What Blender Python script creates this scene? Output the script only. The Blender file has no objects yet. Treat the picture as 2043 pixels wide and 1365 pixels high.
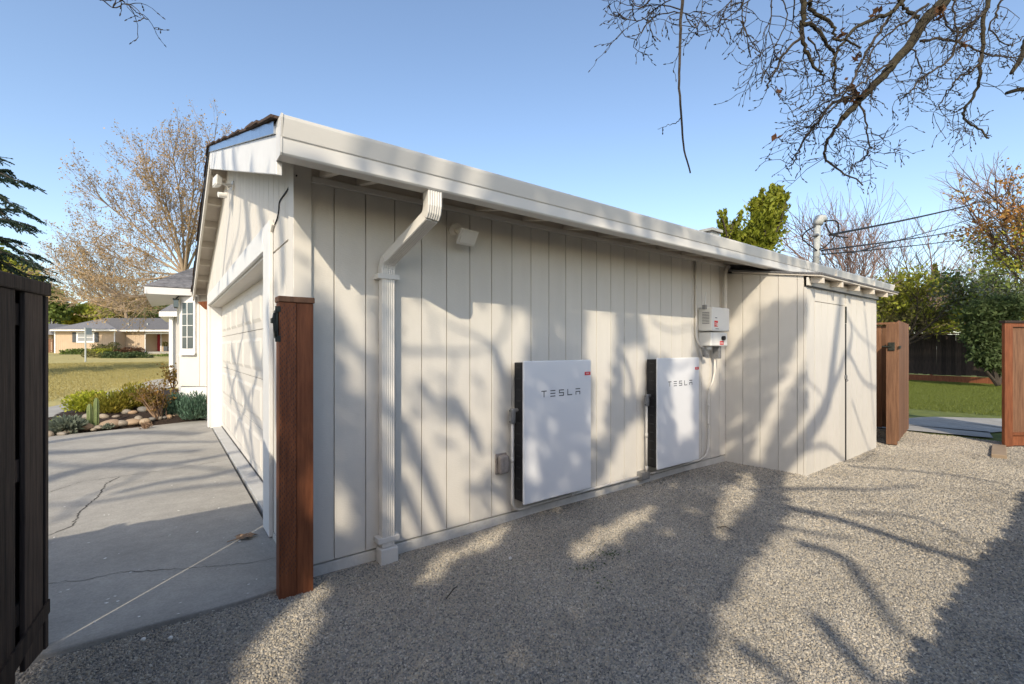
import bpy, bmesh, math, random
import numpy as np
from mathutils import Vector, Matrix

sc = bpy.context.scene
COL = sc.collection
R = math.radians
rng = np.random.default_rng(7)
random.seed(7)

# ------------------------------------------------------------------ camera, sky, sun
CAM = np.array((-0.644, -3.03, 1.404))
F_PX, CX, HZ = 918.0, 1021.5, 695.0
AX = (0.7976, 0.6032)                      # camera yaw
cam_d = bpy.data.cameras.new('camera'); cam = bpy.data.objects.new('camera', cam_d); COL.objects.link(cam)
cam.location = CAM
cam.rotation_euler = (R(90), 0, -math.atan2(0.6032, 0.7976))
cam_d.sensor_width = 36.0; cam_d.lens = 36.0 * F_PX / 2043.0
cam_d.shift_y = 12.5 / 2043.0
cam_d.clip_start = 0.05; cam_d.clip_end = 3000
sc.camera = cam

SUN = Vector((1.0, 1.0, -0.97)).normalized()      # direction the light travels
SUN_EL = math.asin(0.97 / math.sqrt(2 + 0.97 ** 2))
world = bpy.data.worlds.new('World'); sc.world = world; world.use_nodes = True
wn = world.node_tree.nodes; wl = world.node_tree.links
sky = wn.new('ShaderNodeTexSky'); sky.sky_type = 'NISHITA'; sky.sun_disc = False
sky.sun_elevation = SUN_EL; sky.sun_rotation = R(225)
sky.altitude = 0; sky.air_density = 1.0; sky.dust_density = 1.3; sky.ozone_density = 1.25
wl.new(sky.outputs[0], wn['Background'].inputs[0]); wn['Background'].inputs[1].default_value = 0.15
sun_d = bpy.data.lights.new('sun', 'SUN'); sun = bpy.data.objects.new('sun', sun_d); COL.objects.link(sun)
sun_d.energy = 2.75; sun_d.angle = R(0.53); sun_d.color = (1.0, 0.88, 0.69)
sun.rotation_euler = SUN.to_track_quat('-Z', 'Y').to_euler()
sun.location = (-20, -20, 25)
sc.view_settings.view_transform = 'Standard'; sc.view_settings.look = 'None'
sc.view_settings.exposure = 0.76; sc.view_settings.gamma = 1.0
sc.view_settings.use_curve_mapping = False
sc.cycles.max_bounces = 6; sc.cycles.transparent_max_bounces = 6
sc.cycles.use_denoising = True

# ------------------------------------------------------------------ pixel -> place helpers
def ray(u, v):
    r = (u - CX) / F_PX
    return np.array((0.7976 * r + 0.6032, -0.6032 * r + 0.7976, (HZ - v) / F_PX))
def at_t(u, v, t): return CAM + ray(u, v) * t
def on_y(u, v, y): d = ray(u, v); return CAM + d * ((y - CAM[1]) / d[1])
def on_x(u, v, x): d = ray(u, v); return CAM + d * ((x - CAM[0]) / d[0])
def on_z(u, v, z=0.0): d = ray(u, v); return CAM + d * ((z - CAM[2]) / d[2])
def nrm(v): v = np.asarray(v, float); return v / max(1e-9, np.linalg.norm(v))

# ------------------------------------------------------------------ materials
def new_mat(name):
    m = bpy.data.materials.new(name); m.use_nodes = True
    nt = m.node_tree; b = nt.nodes['Principled BSDF']
    return m, nt, b
def pmat(name, col, col2=None, rough=0.6, scale=4.0, stretch=(1, 1, 1), bump=0.0, bscale=60.0, bstretch=(1, 1, 1),
         orand=0.0, metal=0.0, spec=0.3, contrast=(0.3, 0.7), island=0.0, dist=0.02, trans=0.0):
    m, nt, b = new_mat(name)
    N, L = nt.nodes, nt.links
    tc = N.new('ShaderNodeTexCoord')
    src = None
    if col2 is not None:
        mp = N.new('ShaderNodeMapping'); mp.inputs['Scale'].default_value = stretch
        L.new(tc.outputs['Object'], mp.inputs[0])
        nz = N.new('ShaderNodeTexNoise'); nz.inputs['Scale'].default_value = scale; nz.inputs['Detail'].default_value = 6
        nz.inputs['Roughness'].default_value = 0.65
        L.new(mp.outputs[0], nz.inputs[0])
        cr = N.new('ShaderNodeValToRGB')
        cr.color_ramp.elements[0].position = contrast[0]; cr.color_ramp.elements[1].position = contrast[1]
        cr.color_ramp.elements[0].color = (*col, 1); cr.color_ramp.elements[1].color = (*col2, 1)
        L.new(nz.outputs[0], cr.inputs[0]); src = cr.outputs[0]
    else:
        rg = N.new('ShaderNodeRGB'); rg.outputs[0].default_value = (*col, 1); src = rg.outputs[0]
    for amt, kind in ((orand, 'o'), (island, 'i')):
        if amt:
            if kind == 'o': q = N.new('ShaderNodeObjectInfo').outputs['Random']
            else: q = N.new('ShaderNodeNewGeometry').outputs['Random Per Island']
            mr = N.new('ShaderNodeMapRange'); mr.inputs[3].default_value = 1 - amt; mr.inputs[4].default_value = 1 + amt
            L.new(q, mr.inputs[0])
            hs = N.new('ShaderNodeHueSaturation'); L.new(src, hs.inputs['Color']); L.new(mr.outputs[0], hs.inputs['Value'])
            if kind == 'i':
                mh = N.new('ShaderNodeMapRange'); mh.inputs[3].default_value = 0.5 - 0.03 * amt; mh.inputs[4].default_value = 0.5 + 0.03 * amt
                ml = N.new('ShaderNodeMath'); ml.operation = 'MULTIPLY'; ml.inputs[1].default_value = 7.31
                fr = N.new('ShaderNodeMath'); fr.operation = 'FRACT'
                L.new(q, ml.inputs[0]); L.new(ml.outputs[0], fr.inputs[0]); L.new(fr.outputs[0], mh.inputs[0]); L.new(mh.outputs[0], hs.inputs['Hue'])
            src = hs.outputs[0]
    L.new(src, b.inputs['Base Color'])
    b.inputs['Roughness'].default_value = rough; b.inputs['Metallic'].default_value = metal
    b.inputs['Specular IOR Level'].default_value = spec
    if trans:
        tb = N.new('ShaderNodeBsdfTranslucent'); L.new(src, tb.inputs[0])
        mx = N.new('ShaderNodeMixShader'); mx.inputs[0].default_value = trans
        L.new(b.outputs[0], mx.inputs[1]); L.new(tb.outputs[0], mx.inputs[2])
        L.new(mx.outputs[0], N['Material Output'].inputs[0])
    if bump:
        mp = N.new('ShaderNodeMapping'); mp.inputs['Scale'].default_value = bstretch
        L.new(tc.outputs['Object'], mp.inputs[0])
        nz = N.new('ShaderNodeTexNoise'); nz.inputs['Scale'].default_value = bscale; nz.inputs['Detail'].default_value = 5
        L.new(mp.outputs[0], nz.inputs[0])
        bp = N.new('ShaderNodeBump'); bp.inputs['Strength'].default_value = bump; bp.inputs['Distance'].default_value = dist
        L.new(nz.outputs[0], bp.inputs['Height']); L.new(bp.outputs[0], b.inputs['Normal'])
    return m

M = {}
M['siding'] = pmat('siding paint', (0.62, 0.585, 0.525), (0.66, 0.625, 0.565), rough=0.7, scale=3, stretch=(2, 2, .6), bump=0.35, bscale=35, bstretch=(1, 1, 9), orand=0.03, dist=0.004)
M['trim'] = pmat('trim paint', (0.63, 0.595, 0.535), (0.67, 0.635, 0.575), rough=0.6, scale=6, bump=0.15, bscale=30, dist=0.004)
M['white'] = pmat('white trim paint', (0.66, 0.655, 0.64), (0.72, 0.715, 0.70), rough=0.5, scale=5, bump=0.1, bscale=25, dist=0.004)
M['gutter'] = pmat('gutter paint', (0.62, 0.595, 0.55), (0.67, 0.645, 0.60), rough=0.4, scale=4, stretch=(.5, 2, 2), spec=0.5)
M['soffit'] = pmat('soffit paint', (0.58, 0.52, 0.44), (0.66, 0.6, 0.52), rough=0.75, scale=5, bump=0.2, bscale=25, dist=0.004)
M['door'] = pmat('garage door paint', (0.60, 0.565, 0.51), (0.64, 0.605, 0.55), rough=0.5, scale=3, bump=0.08, bscale=40, dist=0.004)
M['foundation'] = pmat('painted foundation', (0.5, 0.48, 0.44), (0.62, 0.6, 0.56), rough=0.85, scale=9, bump=0.4, bscale=40)
M['shingle'] = pmat('grey shingle', (0.10, 0.10, 0.105), (0.21, 0.205, 0.21), rough=0.9, scale=14, stretch=(1, 1, 1), bump=0.5, bscale=120, orand=0.25)
M['shingle_brown'] = pmat('brown shingle', (0.05, 0.035, 0.028), (0.13, 0.085, 0.065), rough=0.9, scale=30, bump=0.6, bscale=80, orand=0.3)
M['drip'] = pmat('drip edge metal', (0.55, 0.57, 0.6), (0.45, 0.47, 0.5), rough=0.22, metal=1.0, scale=8, bump=.05, bscale=12)
M['dark_metal'] = pmat('dark metal edge', (0.03, 0.03, 0.032), rough=0.5)
M['battery'] = pmat('battery cover', (0.72, 0.725, 0.74), (0.74, 0.745, 0.76), rough=0.32, scale=2, spec=0.5)
M['black'] = pmat('black plastic', (0.012, 0.012, 0.014), (0.02, 0.02, 0.022), rough=0.5, scale=20)
M['letter'] = pmat('dark grey lettering', (0.06, 0.065, 0.075), rough=0.4)
M['red'] = pmat('red sticker', (0.62, 0.03, 0.035), rough=0.5)
M['offwhite'] = pmat('off white plastic', (0.70, 0.69, 0.66), (0.74, 0.73, 0.70), rough=0.45, scale=6)
M['galv'] = pmat('grey fitting', (0.22, 0.22, 0.225), (0.34, 0.34, 0.34), rough=0.4, metal=0.6, scale=25)
M['greypipe'] = pmat('weathered grey pipe', (0.33, 0.35, 0.34), (0.47, 0.48, 0.46), rough=0.6, scale=12, bump=.1)
M['cable'] = pmat('black cable', (0.02, 0.02, 0.022), rough=0.6)
M['glass'] = pmat('window glass', (0.06, 0.08, 0.09), rough=0.06, spec=0.8)
M['clear'] = pmat('smoky plastic', (0.22, 0.19, 0.17), (0.35, 0.31, 0.28), rough=0.2, scale=20, spec=.6)
M['redwood'] = pmat('stained redwood', (0.13, 0.042, 0.018), (0.27, 0.095, 0.04), rough=0.65, scale=5, stretch=(9, 9, 0.8), bump=0.35, bscale=12, bstretch=(14, 14, 0.8), orand=0.12, dist=0.004)
M['redwood_mid'] = pmat('brown fence wood', (0.12, 0.06, 0.035), (0.26, 0.135, 0.075), rough=0.75, scale=4, stretch=(10, 10, 0.7), bump=0.4, bscale=10, bstretch=(14, 14, 0.8), orand=0.2, dist=0.005)
M['weathered'] = pmat('weathered fence wood', (0.018, 0.014, 0.012), (0.075, 0.052, 0.04), rough=0.85, scale=4, stretch=(12, 12, 0.7), bump=0.5, bscale=10, bstretch=(14, 14, 0.7), orand=0.35, dist=0.006)
M['iron'] = pmat('iron latch', (0.025, 0.026, 0.024), (0.07, 0.075, 0.06), rough=0.45, metal=0.7, scale=30)
M['concrete'] = pmat('driveway concrete', (0.27, 0.262, 0.245), (0.37, 0.358, 0.335), rough=0.85, scale=1.6, bump=0.25, bscale=90, contrast=(0.25, 0.75), dist=0.004)
M['conc2'] = pmat('threshold concrete', (0.36, 0.36, 0.355), (0.45, 0.45, 0.44), rough=0.55, scale=4, bump=0.1, bscale=60)
M['crack'] = pmat('crack', (0.035, 0.032, 0.03), (0.09, 0.085, 0.08), rough=1, scale=20)
M['soil'] = pmat('dark mulch', (0.014, 0.010, 0.008), (0.06, 0.04, 0.03), rough=1, scale=30, bump=1.0, bscale=60, dist=.03)
M['bark'] = pmat('tree bark', (0.025, 0.02, 0.016), (0.075, 0.06, 0.045), rough=0.9, scale=18, bump=0.6, bscale=60, dist=.01)
M['bark_moss'] = pmat('mossy bark', (0.022, 0.018, 0.012), (0.06, 0.05, 0.028), rough=0.95, scale=22, bump=0.8, bscale=70, dist=.012)
M['twig_tan'] = pmat('tan twigs', (0.22, 0.165, 0.11), (0.34, 0.26, 0.18), rough=0.9, scale=2)
M['twig_grey'] = pmat('greyish pink twigs', (0.15, 0.10, 0.085), (0.27, 0.19, 0.165), rough=0.9, scale=2)
def foliage(name, a, b, s=1.2, isl=0.35, trans=0.38): return pmat(name, a, b, rough=0.6, scale=s, island=isl, trans=trans, spec=0.25)
M['leaf_dark'] = foliage('dark green leaves', (0.045, 0.07, 0.025), (0.115, 0.155, 0.055))
M['leaf_mid'] = foliage('mid green leaves', (0.11, 0.155, 0.035), (0.22, 0.275, 0.065))
M['leaf_yellow'] = foliage('yellow green leaves', (0.24, 0.26, 0.03), (0.42, 0.42, 0.06))
M['leaf_olive'] = foliage('olive leaves', (0.15, 0.145, 0.05), (0.27, 0.24, 0.085))
M['leaf_juniper'] = foliage('juniper needles', (0.13, 0.16, 0.015), (0.28, 0.29, 0.03), isl=.3)
M['leaf_cedar'] = foliage('cedar needles', (0.02, 0.04, 0.03), (0.05, 0.085, 0.06))
M['leaf_orange'] = foliage('autumn leaves', (0.36, 0.16, 0.05), (0.42, 0.27, 0.06), s=.6, isl=.4)
M['leaf_bud'] = foliage('tan buds', (0.34, 0.23, 0.11), (0.48, 0.34, 0.17), s=.3, isl=.3)
M['leaf_gold'] = foliage('golden leaves', (0.50, 0.36, 0.02), (0.62, 0.50, 0.04), s=.6)
M['leaf_grey'] = foliage('grey green leaves', (0.13, 0.16, 0.12), (0.26, 0.29, 0.22))
M['leaf_blue'] = foliage('blue green succulent', (0.06, 0.12, 0.08), (0.16, 0.25, 0.17), s=3)
M['leaf_lime'] = foliage('lime succulent', (0.30, 0.33, 0.03), (0.45, 0.46, 0.06), s=3)
M['leaf_finger'] = foliage('orange tipped succulent', (0.17, 0.19, 0.025), (0.36, 0.28, 0.045), s=4)
M['leaf_red'] = foliage('reddish leaves', (0.22, 0.10, 0.03), (0.20, 0.17, 0.04), s=5)
M['leaf_brown'] = foliage('dry leaves', (0.09, 0.045, 0.025), (0.18, 0.09, 0.045))
M['stem_tan'] = pmat('woody stems', (0.20, 0.13, 0.085), (0.33, 0.22, 0.14), rough=.9, scale=15)
M['cactus'] = pmat('cactus skin', (0.10, 0.14, 0.05), (0.17, 0.20, 0.08), rough=.7, scale=20)
M['grass_front'] = foliage('dry lawn blades', (0.36, 0.32, 0.11), (0.48, 0.41, 0.17), s=.5, isl=.3)
M['grass_back'] = foliage('green lawn blades', (0.09, 0.135, 0.025), (0.24, 0.27, 0.06), s=.5, isl=.3)
M['lawn_front'] = pmat('dry lawn ground', (0.30, 0.265, 0.10), (0.46, 0.385, 0.16), rough=1, scale=2.5, bump=.8, bscale=60)
M['lawn_back'] = pmat('green lawn ground', (0.07, 0.095, 0.02), (0.16, 0.18, 0.045), rough=1, scale=3, bump=.8, bscale=60)
M['ground'] = pmat('bare ground', (0.16, 0.13, 0.085), (0.24, 0.2, 0.12), rough=1, scale=.4)
M['hill'] = pmat('far hills', (0.16, 0.15, 0.14), (0.20, 0.18, 0.16), rough=1, scale=.02)
M['tan_siding'] = pmat('tan siding', (0.44, 0.335, 0.235), (0.48, 0.37, 0.26), rough=.8, scale=2)
M['shutter'] = pmat('grey shutter', (0.07, 0.075, 0.08), rough=.7)
M['red_door'] = pmat('red door paint', (0.30, 0.035, 0.04), rough=.5)
M['blinds'] = pmat('window blinds', (0.30, 0.31, 0.32), (0.22, 0.23, 0.24), rough=.4, scale=3, stretch=(.1, .1, 20))
def stone_mat():
    m, nt, b = new_mat('river stone'); N, L = nt.nodes, nt.links
    oi = N.new('ShaderNodeObjectInfo'); cr = N.new('ShaderNodeValToRGB')
    e = cr.color_ramp.elements; e[0].color = (.15, .145, .135, 1); e[1].color = (.32, .26, .18, 1)
    for p, c in ((.3, (.28, .23, .17)), (.55, (.18, .17, .155)), (.8, (.32, .215, .13))):
        k = e.new(p); k.color = (*c, 1)
    L.new(oi.outputs['Random'], cr.inputs[0]); tc = N.new('ShaderNodeTexCoord'); nz = N.new('ShaderNodeTexNoise'); nz.inputs['Scale'].default_value = 25
    L.new(tc.outputs['Object'], nz.inputs[0]); mx = N.new('ShaderNodeMix'); mx.data_type = 'RGBA'; mx.blend_type = 'OVERLAY'; mx.inputs[0].default_value = .35
    L.new(cr.outputs[0], mx.inputs[6]); L.new(nz.outputs[0], mx.inputs[7]); L.new(mx.outputs[2], b.inputs['Base Color']); b.inputs['Roughness'].default_value = .7
    return m
M['stone'] = stone_mat()
def concrete_mat():
    m, nt, b = new_mat('driveway concrete'); N, L = nt.nodes, nt.links
    tc = N.new('ShaderNodeTexCoord')
    def noise(sc_, det, a, c):
        n = N.new('ShaderNodeTexNoise'); n.inputs['Scale'].default_value = sc_; n.inputs['Detail'].default_value = det; n.inputs['Roughness'].default_value = .7
        L.new(tc.outputs['Object'], n.inputs[0]); r = N.new('ShaderNodeMapRange'); r.inputs[1].default_value = .3; r.inputs[2].default_value = .7; r.inputs[3].default_value = a; r.inputs[4].default_value = c
        L.new(n.outputs[0], r.inputs[0]); return n, r
    n1, r1 = noise(1.3, 8, .78, 1.14); n2, r2 = noise(75, 3, .86, 1.12); n3, r3 = noise(9, 5, .92, 1.07)
    m1 = N.new('ShaderNodeMath'); m1.operation = 'MULTIPLY'; m2 = N.new('ShaderNodeMath'); m2.operation = 'MULTIPLY'
    L.new(r1.outputs[0], m1.inputs[0]); L.new(r2.outputs[0], m1.inputs[1]); L.new(m1.outputs[0], m2.inputs[0]); L.new(r3.outputs[0], m2.inputs[1])
    hs = N.new('ShaderNodeHueSaturation'); hs.inputs['Color'].default_value = (.325, .312, .285, 1); L.new(m2.outputs[0], hs.inputs['Value']); L.new(hs.outputs[0], b.inputs['Base Color'])
    bp = N.new('ShaderNodeBump'); bp.inputs['Strength'].default_value = .35; bp.inputs['Distance'].default_value = .004; L.new(n2.outputs[0], bp.inputs['Height']); L.new(bp.outputs[0], b.inputs['Normal'])
    b.inputs['Roughness'].default_value = .88; b.inputs['Specular IOR Level'].default_value = .2
    return m
M['concrete'] = concrete_mat()
def gravel_mat(name, instanced):
    m, nt, b = new_mat(name); N, L = nt.nodes, nt.links
    tc = N.new('ShaderNodeTexCoord')
    cr = N.new('ShaderNodeValToRGB'); e = cr.color_ramp.elements
    e[0].color = (.15, .145, .138, 1); e[1].color = (.57, .525, .45, 1)
    for p, c in ((.25, (.29, .274, .248)), (.55, (.40, .367, .31)), (.8, (.43, .37, .28))):
        k = e.new(p); k.color = (*c, 1)
    if instanced:
        oi = N.new('ShaderNodeObjectInfo'); L.new(oi.outputs['Random'], cr.inputs[0])
    else:
        vo = N.new('ShaderNodeTexVoronoi'); vo.inputs['Scale'].default_value = 95
        L.new(tc.outputs['Object'], vo.inputs['Vector'])
        sp = N.new('ShaderNodeSeparateColor'); L.new(vo.outputs['Color'], sp.inputs[0]); L.new(sp.outputs[0], cr.inputs[0])
        bp = N.new('ShaderNodeBump'); bp.inputs['Strength'].default_value = 1.0; bp.inputs['Distance'].default_value = .012; bp.invert = True
        L.new(vo.outputs['Distance'], bp.inputs['Height']); L.new(bp.outputs[0], b.inputs['Normal'])
    # broad stains
    nz = N.new('ShaderNodeTexNoise'); nz.inputs['Scale'].default_value = 1.1; nz.inputs['Detail'].default_value = 4
    ge = N.new('ShaderNodeNewGeometry'); L.new(ge.outputs['Position'], nz.inputs[0])
    mr = N.new('ShaderNodeMapRange'); mr.inputs[1].default_value = .3; mr.inputs[2].default_value = .7; mr.inputs[3].default_value = .82; mr.inputs[4].default_value = 1.1
    L.new(nz.outputs[0], mr.inputs[0])
    hs = N.new('ShaderNodeHueSaturation'); L.new(cr.outputs[0], hs.inputs['Color']); L.new(mr.outputs[0], hs.inputs['Value'])
    L.new(hs.outputs[0], b.inputs['Base Color']); b.inputs['Roughness'].default_value = .9; b.inputs['Specular IOR Level'].default_value = .2
    return m
M['gravel'] = gravel_mat('gravel ground', False); M['pebble'] = gravel_mat('gravel pebble', True)

# ------------------------------------------------------------------ mesh helpers
OFF = {}
class MB:
    def __init__(s): s.v = []; s.f = []
    def add(s, vs, fs):
        o = len(s.v); s.v += [tuple(map(float, p)) for p in vs]; s.f += [tuple(i + o for i in f) for f in fs]; return s
    def box(s, a, b):
        x0, y0, z0 = (min(a[i], b[i]) for i in range(3)); x1, y1, z1 = (max(a[i], b[i]) for i in range(3))
        return s.add([(x0, y0, z0), (x1, y0, z0), (x1, y1, z0), (x0, y1, z0), (x0, y0, z1), (x1, y0, z1), (x1, y1, z1), (x0, y1, z1)],
                     [(3, 2, 1, 0), (4, 5, 6, 7), (0, 1, 5, 4), (1, 2, 6, 5), (2, 3, 7, 6), (3, 0, 4, 7)])
    def obox(s, o, ex, ey, ez):                      # oriented box from corner o with edge vectors
        o, ex, ey, ez = (np.asarray(q, float) for q in (o, ex, ey, ez))
        if np.dot(np.cross(ex, ey), ez) < 0: ex, ey = ey, ex
        return s.add([o, o + ex, o + ex + ey, o + ey, o + ez, o + ex + ez, o + ex + ey + ez, o + ey + ez],
                     [(3, 2, 1, 0), (4, 5, 6, 7), (0, 1, 5, 4), (1, 2, 6, 5), (2, 3, 7, 6), (3, 0, 4, 7)])
    def prism(s, poly, d):                            # 3-D polygon pushed along d
        p = [np.asarray(q, float) for q in poly]; d = np.asarray(d, float); n = len(p)
        nn = sum((np.cross(p[i] - p[0], p[(i + 1) % n] - p[0]) for i in range(n)), np.zeros(3))
        if np.dot(nn, d) > 0: p = p[::-1]
        return s.add(p + [q + d for q in p], [tuple(range(n)), tuple(range(2 * n - 1, n - 1, -1))] +
                     [(i, i + n, (i + 1) % n + n, (i + 1) % n) for i in range(n)])
    def tube(s, pts, r, n=8, cap=True):
        pts = [np.asarray(p, float) for p in pts]; k = len(pts)
        rr = r if hasattr(r, '__len__') else [r] * k
        if len(rr) != k: rr = list(np.interp(np.linspace(0, 1, k), np.linspace(0, 1, len(rr)), rr))
        vs = []; prev = None
        for i in range(k):
            d = nrm(pts[min(i + 1, k - 1)] - pts[max(i - 1, 0)])
            if prev is None: a = np.array((0, 0, 1.0)) if abs(d[2]) < .9 else np.array((1.0, 0, 0))
            else: a = prev
            x = nrm(a - d * np.dot(a, d)); y = np.cross(d, x); prev = x
            for j in range(n):
                t = 2 * math.pi * j / n; vs.append(pts[i] + (x * math.cos(t) + y * math.sin(t)) * rr[i])
        fs = [(i * n + j, i * n + (j + 1) % n, (i + 1) * n + (j + 1) % n, (i + 1) * n + j) for i in range(k - 1) for j in range(n)]
        if cap: fs += [tuple(range(n - 1, -1, -1)), tuple(range((k - 1) * n, k * n))]
        return s.add(vs, fs)
    def build(s, name, mat, parent=None, bevel=0, smooth=False, seg=2):
        me = bpy.data.meshes.new(name)
        off = np.array(OFF.get(parent.name, (0, 0, 0))) if parent else np.zeros(3)
        vs = (np.array(s.v) - off).tolist() if len(s.v) else []
        me.from_pydata(vs, [], s.f); me.update()
        me.materials.append(M[mat] if isinstance(mat, str) else mat)
        if smooth: me.shade_smooth()
        o = bpy.data.objects.new(name, me); COL.objects.link(o)
        if parent: o.parent = parent; OFF[o.name] = tuple(off)
        else: OFF[o.name] = (0, 0, 0)
        if bevel:
            b = o.modifiers.new('bevel', 'BEVEL'); b.width = bevel; b.segments = seg; b.limit_method = 'ANGLE'
        return o
def tag(o, label=None, cat=None, group=None, kind=None):
    if label: o['label'] = label
    if cat: o['category'] = cat
    if group: o['group'] = group
    if kind: o['kind'] = kind
    return o
def thing(name, loc, label, cat, group=None):
    o = bpy.data.objects.new(name, None); COL.objects.link(o); o.location = tuple(map(float, loc)); o.empty_display_size = .2
    OFF[o.name] = tuple(map(float, loc)); return tag(o, label, cat, group)
def B(a, b): return MB().box(a, b)
def inst(name, me, parent, loc, rot=None, scale=None):
    o = bpy.data.objects.new(name, me); COL.objects.link(o); o.parent = parent
    off = OFF.get(parent.name, (0, 0, 0)) if parent else (0, 0, 0)
    o.location = tuple(float(loc[i] - off[i]) for i in range(3))
    if rot is not None: o.rotation_euler = rot
    if scale is not None: o.scale = scale
    return o
def mesh_of(mb, name, mat, smooth=False):
    me = bpy.data.meshes.new(name); me.from_pydata(mb.v, [], mb.f); me.update(); me.materials.append(M[mat])
    if smooth: me.shade_smooth()
    return me

def leaf_mesh(pts, size, aspect=1.6, seed=0, up=0.0, axis=None, jitter=.35):
    """many small leaf faces (bent diamond quads), numpy-fast; returns verts, faces"""
    g = np.random.default_rng(seed); P = np.asarray(pts, float); n = len(P)
    if n == 0: return [], []
    d = g.normal(size=(n, 3))
    if axis is not None: d = np.asarray(axis, float) + d * jitter
    d[:, 2] += up; d /= np.linalg.norm(d, axis=1)[:, None]
    a = g.normal(size=(n, 3)); a -= d * (a * d).sum(1)[:, None]; a /= np.linalg.norm(a, axis=1)[:, None]
    s = (size * g.uniform(.6, 1.4, n))[:, None] if np.isscalar(size) else (np.asarray(size) * g.uniform(.6, 1.4, n))[:, None]
    L = d * s * .5 * aspect; W = a * s * .5
    V = np.stack([P - L, P + W + L * .15, P + L, P - W + L * .15], 1).reshape(-1, 3)
    return V, np.arange(4 * n).reshape(-1, 4)
def build_np(name, V, Fc, mat, parent=None):
    V = np.asarray(V, np.float32); Fc = np.asarray(Fc, np.int32)
    off = np.array(OFF.get(parent.name, (0, 0, 0)), np.float32) if parent else np.zeros(3, np.float32)
    me = bpy.data.meshes.new(name); me.vertices.add(len(V)); me.vertices.foreach_set('co', (V - off).ravel())
    k = Fc.shape[1]; me.loops.add(Fc.size); me.loops.foreach_set('vertex_index', Fc.ravel())
    me.polygons.add(len(Fc)); me.polygons.foreach_set('loop_start', np.arange(0, Fc.size, k, dtype=np.int32))
    me.update(calc_edges=True); me.validate(); me.materials.append(M[mat])
    o = bpy.data.objects.new(name, me); COL.objects.link(o)
    if parent: o.parent = parent
    OFF[o.name] = tuple(off)
    return o
def rot_about(d, ang, g):
    """turn d by ang round a random perpendicular"""
    a = g.normal(size=3); a = nrm(a - d * np.dot(a, d)); return nrm(d * math.cos(ang) + a * math.sin(ang))
def grow(g, p, d, L, r, depth, out, tips, spread=.7, up=.06, nseg=4, wob=.13, kids=(3, 5), ratio=.62, rr=.5, rmin=.004, taper=.5):
    pts = [np.asarray(p, float)]; dd = nrm(d)
    for i in range(nseg):
        dd = nrm(dd + g.normal(0, wob, 3) + np.array((0, 0, up))); pts.append(pts[-1] + dd * (L / nseg))
    out.append((pts, max(r, rmin), max(r * taper, rmin * .7)))
    if depth <= 0:
        tips.append((pts[-1], dd)); tips.append((pts[len(pts) // 2], dd)); return
    for k in range(g.integers(kids[0], kids[1] + 1)):
        f = g.uniform(.3, 1.0); i = min(int(f * nseg), nseg - 1); q = pts[i] + (pts[i + 1] - pts[i]) * (f * nseg - i)
        grow(g, q, rot_about(nrm(pts[i + 1] - pts[i]), g.uniform(.5, 1.2) * spread, g), L * ratio * g.uniform(.7, 1.2), r * rr * (1.1 - .4 * f), depth - 1, out, tips, spread, up, nseg, wob, kids, ratio, rr, rmin, taper)
    grow(g, pts[-1], dd, L * ratio, r * taper, depth - 1, out, tips, spread, up, nseg, wob, kids, ratio, rr, rmin, taper)
def tubes(out, thin=3, thick=7, cut=.03):
    m = MB()
    for pts, r0, r1 in out: m.tube(pts, [r0, r1], thick if r0 > cut else thin, cap=r0 > cut)
    return m

# ------------------------------------------------------------------ THE SETTING
def sheet(name, x0, x1, y0, y1, z, mat, nx=1, ny=1, zf=None):
    m = MB(); xs = np.linspace(x0, x1, nx + 1); ys = np.linspace(y0, y1, ny + 1)
    vs = [(x, y, zf(x, y) if zf else z) for y in ys for x in xs]
    m.add(vs, [(j * (nx + 1) + i, j * (nx + 1) + i + 1, (j + 1) * (nx + 1) + i + 1, (j + 1) * (nx + 1) + i) for j in range(ny) for i in range(nx)])
    return m.build(name, mat, smooth=True)
tag(sheet('ground', -900, 900, -900, 900, -0.10, 'ground'), kind='structure')
def gz(x, y): return -0.02 + 0.012 * math.sin(x * 2.1 + y) * math.sin(y * 2.7 - x) + 0.006 * math.sin(7 * x + 3 * y) * math.sin(6 * y)
gravel = sheet('gravel_yard', -7, 9.6, -4.6, 0.03, 0, 'gravel', 110, 34, gz); tag(gravel, kind='structure')

# driveway slabs with joints and cracks
def driveway():
    m = MB(); poly = [(0.205, -0.06), (-0.55, -0.075), (-1.3, -0.05), (-7.5, -0.05), (-7.5, 7.2), (-2.14, 7.25), (-1.1, 7.45), (-0.3, 7.7), (0.0, 7.75), (0.03, 7.3), (0.03, 6.6), (0.03, 1.0), (0.19, 1.0)]
    poly = [(0.0, -0.06), (-0.3, -0.085), (-0.75, -0.06), (-1.3, -0.05), (-7.5, -0.05), (-7.5, 7.2), (-2.14, 7.25), (-1.1, 7.45), (-0.3, 7.7), (0.03, 7.75)]
    m.prism([(x, y, 0.004) for x, y in poly], (0, 0, -0.09))
    return m.build('driveway', 'concrete', bevel=.008)
drive = driveway(); tag(drive, kind='structure')
def crack(px, w, seed, zz=0.0065):
    g = np.random.default_rng(seed); P = [on_z(u, v, 0.004) for u, v in px]; pts = []
    for a, b in zip(P[:-1], P[1:]):
        n = max(3, int(np.linalg.norm(b - a) / .025))
        for i in range(n): pts.append(a + (b - a) * i / n + np.append(g.normal(0, .006, 2), 0))
    pts.append(P[-1]); m = MB(); vs = []
    for i, p in enumerate(pts):
        d = nrm(pts[min(i + 1, len(pts) - 1)] - pts[max(i - 1, 0)]); nn = np.array((-d[1], d[0], 0)) * w * g.uniform(.3, 1.2)
        vs += [(*(p + nn)[:2], zz), (*(p - nn)[:2], zz)]
    m.add(vs, [(2 * i, 2 * i + 1, 2 * i + 3, 2 * i + 2) for i in range(len(pts) - 1)])
    return m.build('crack', 'crack', drive)
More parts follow.
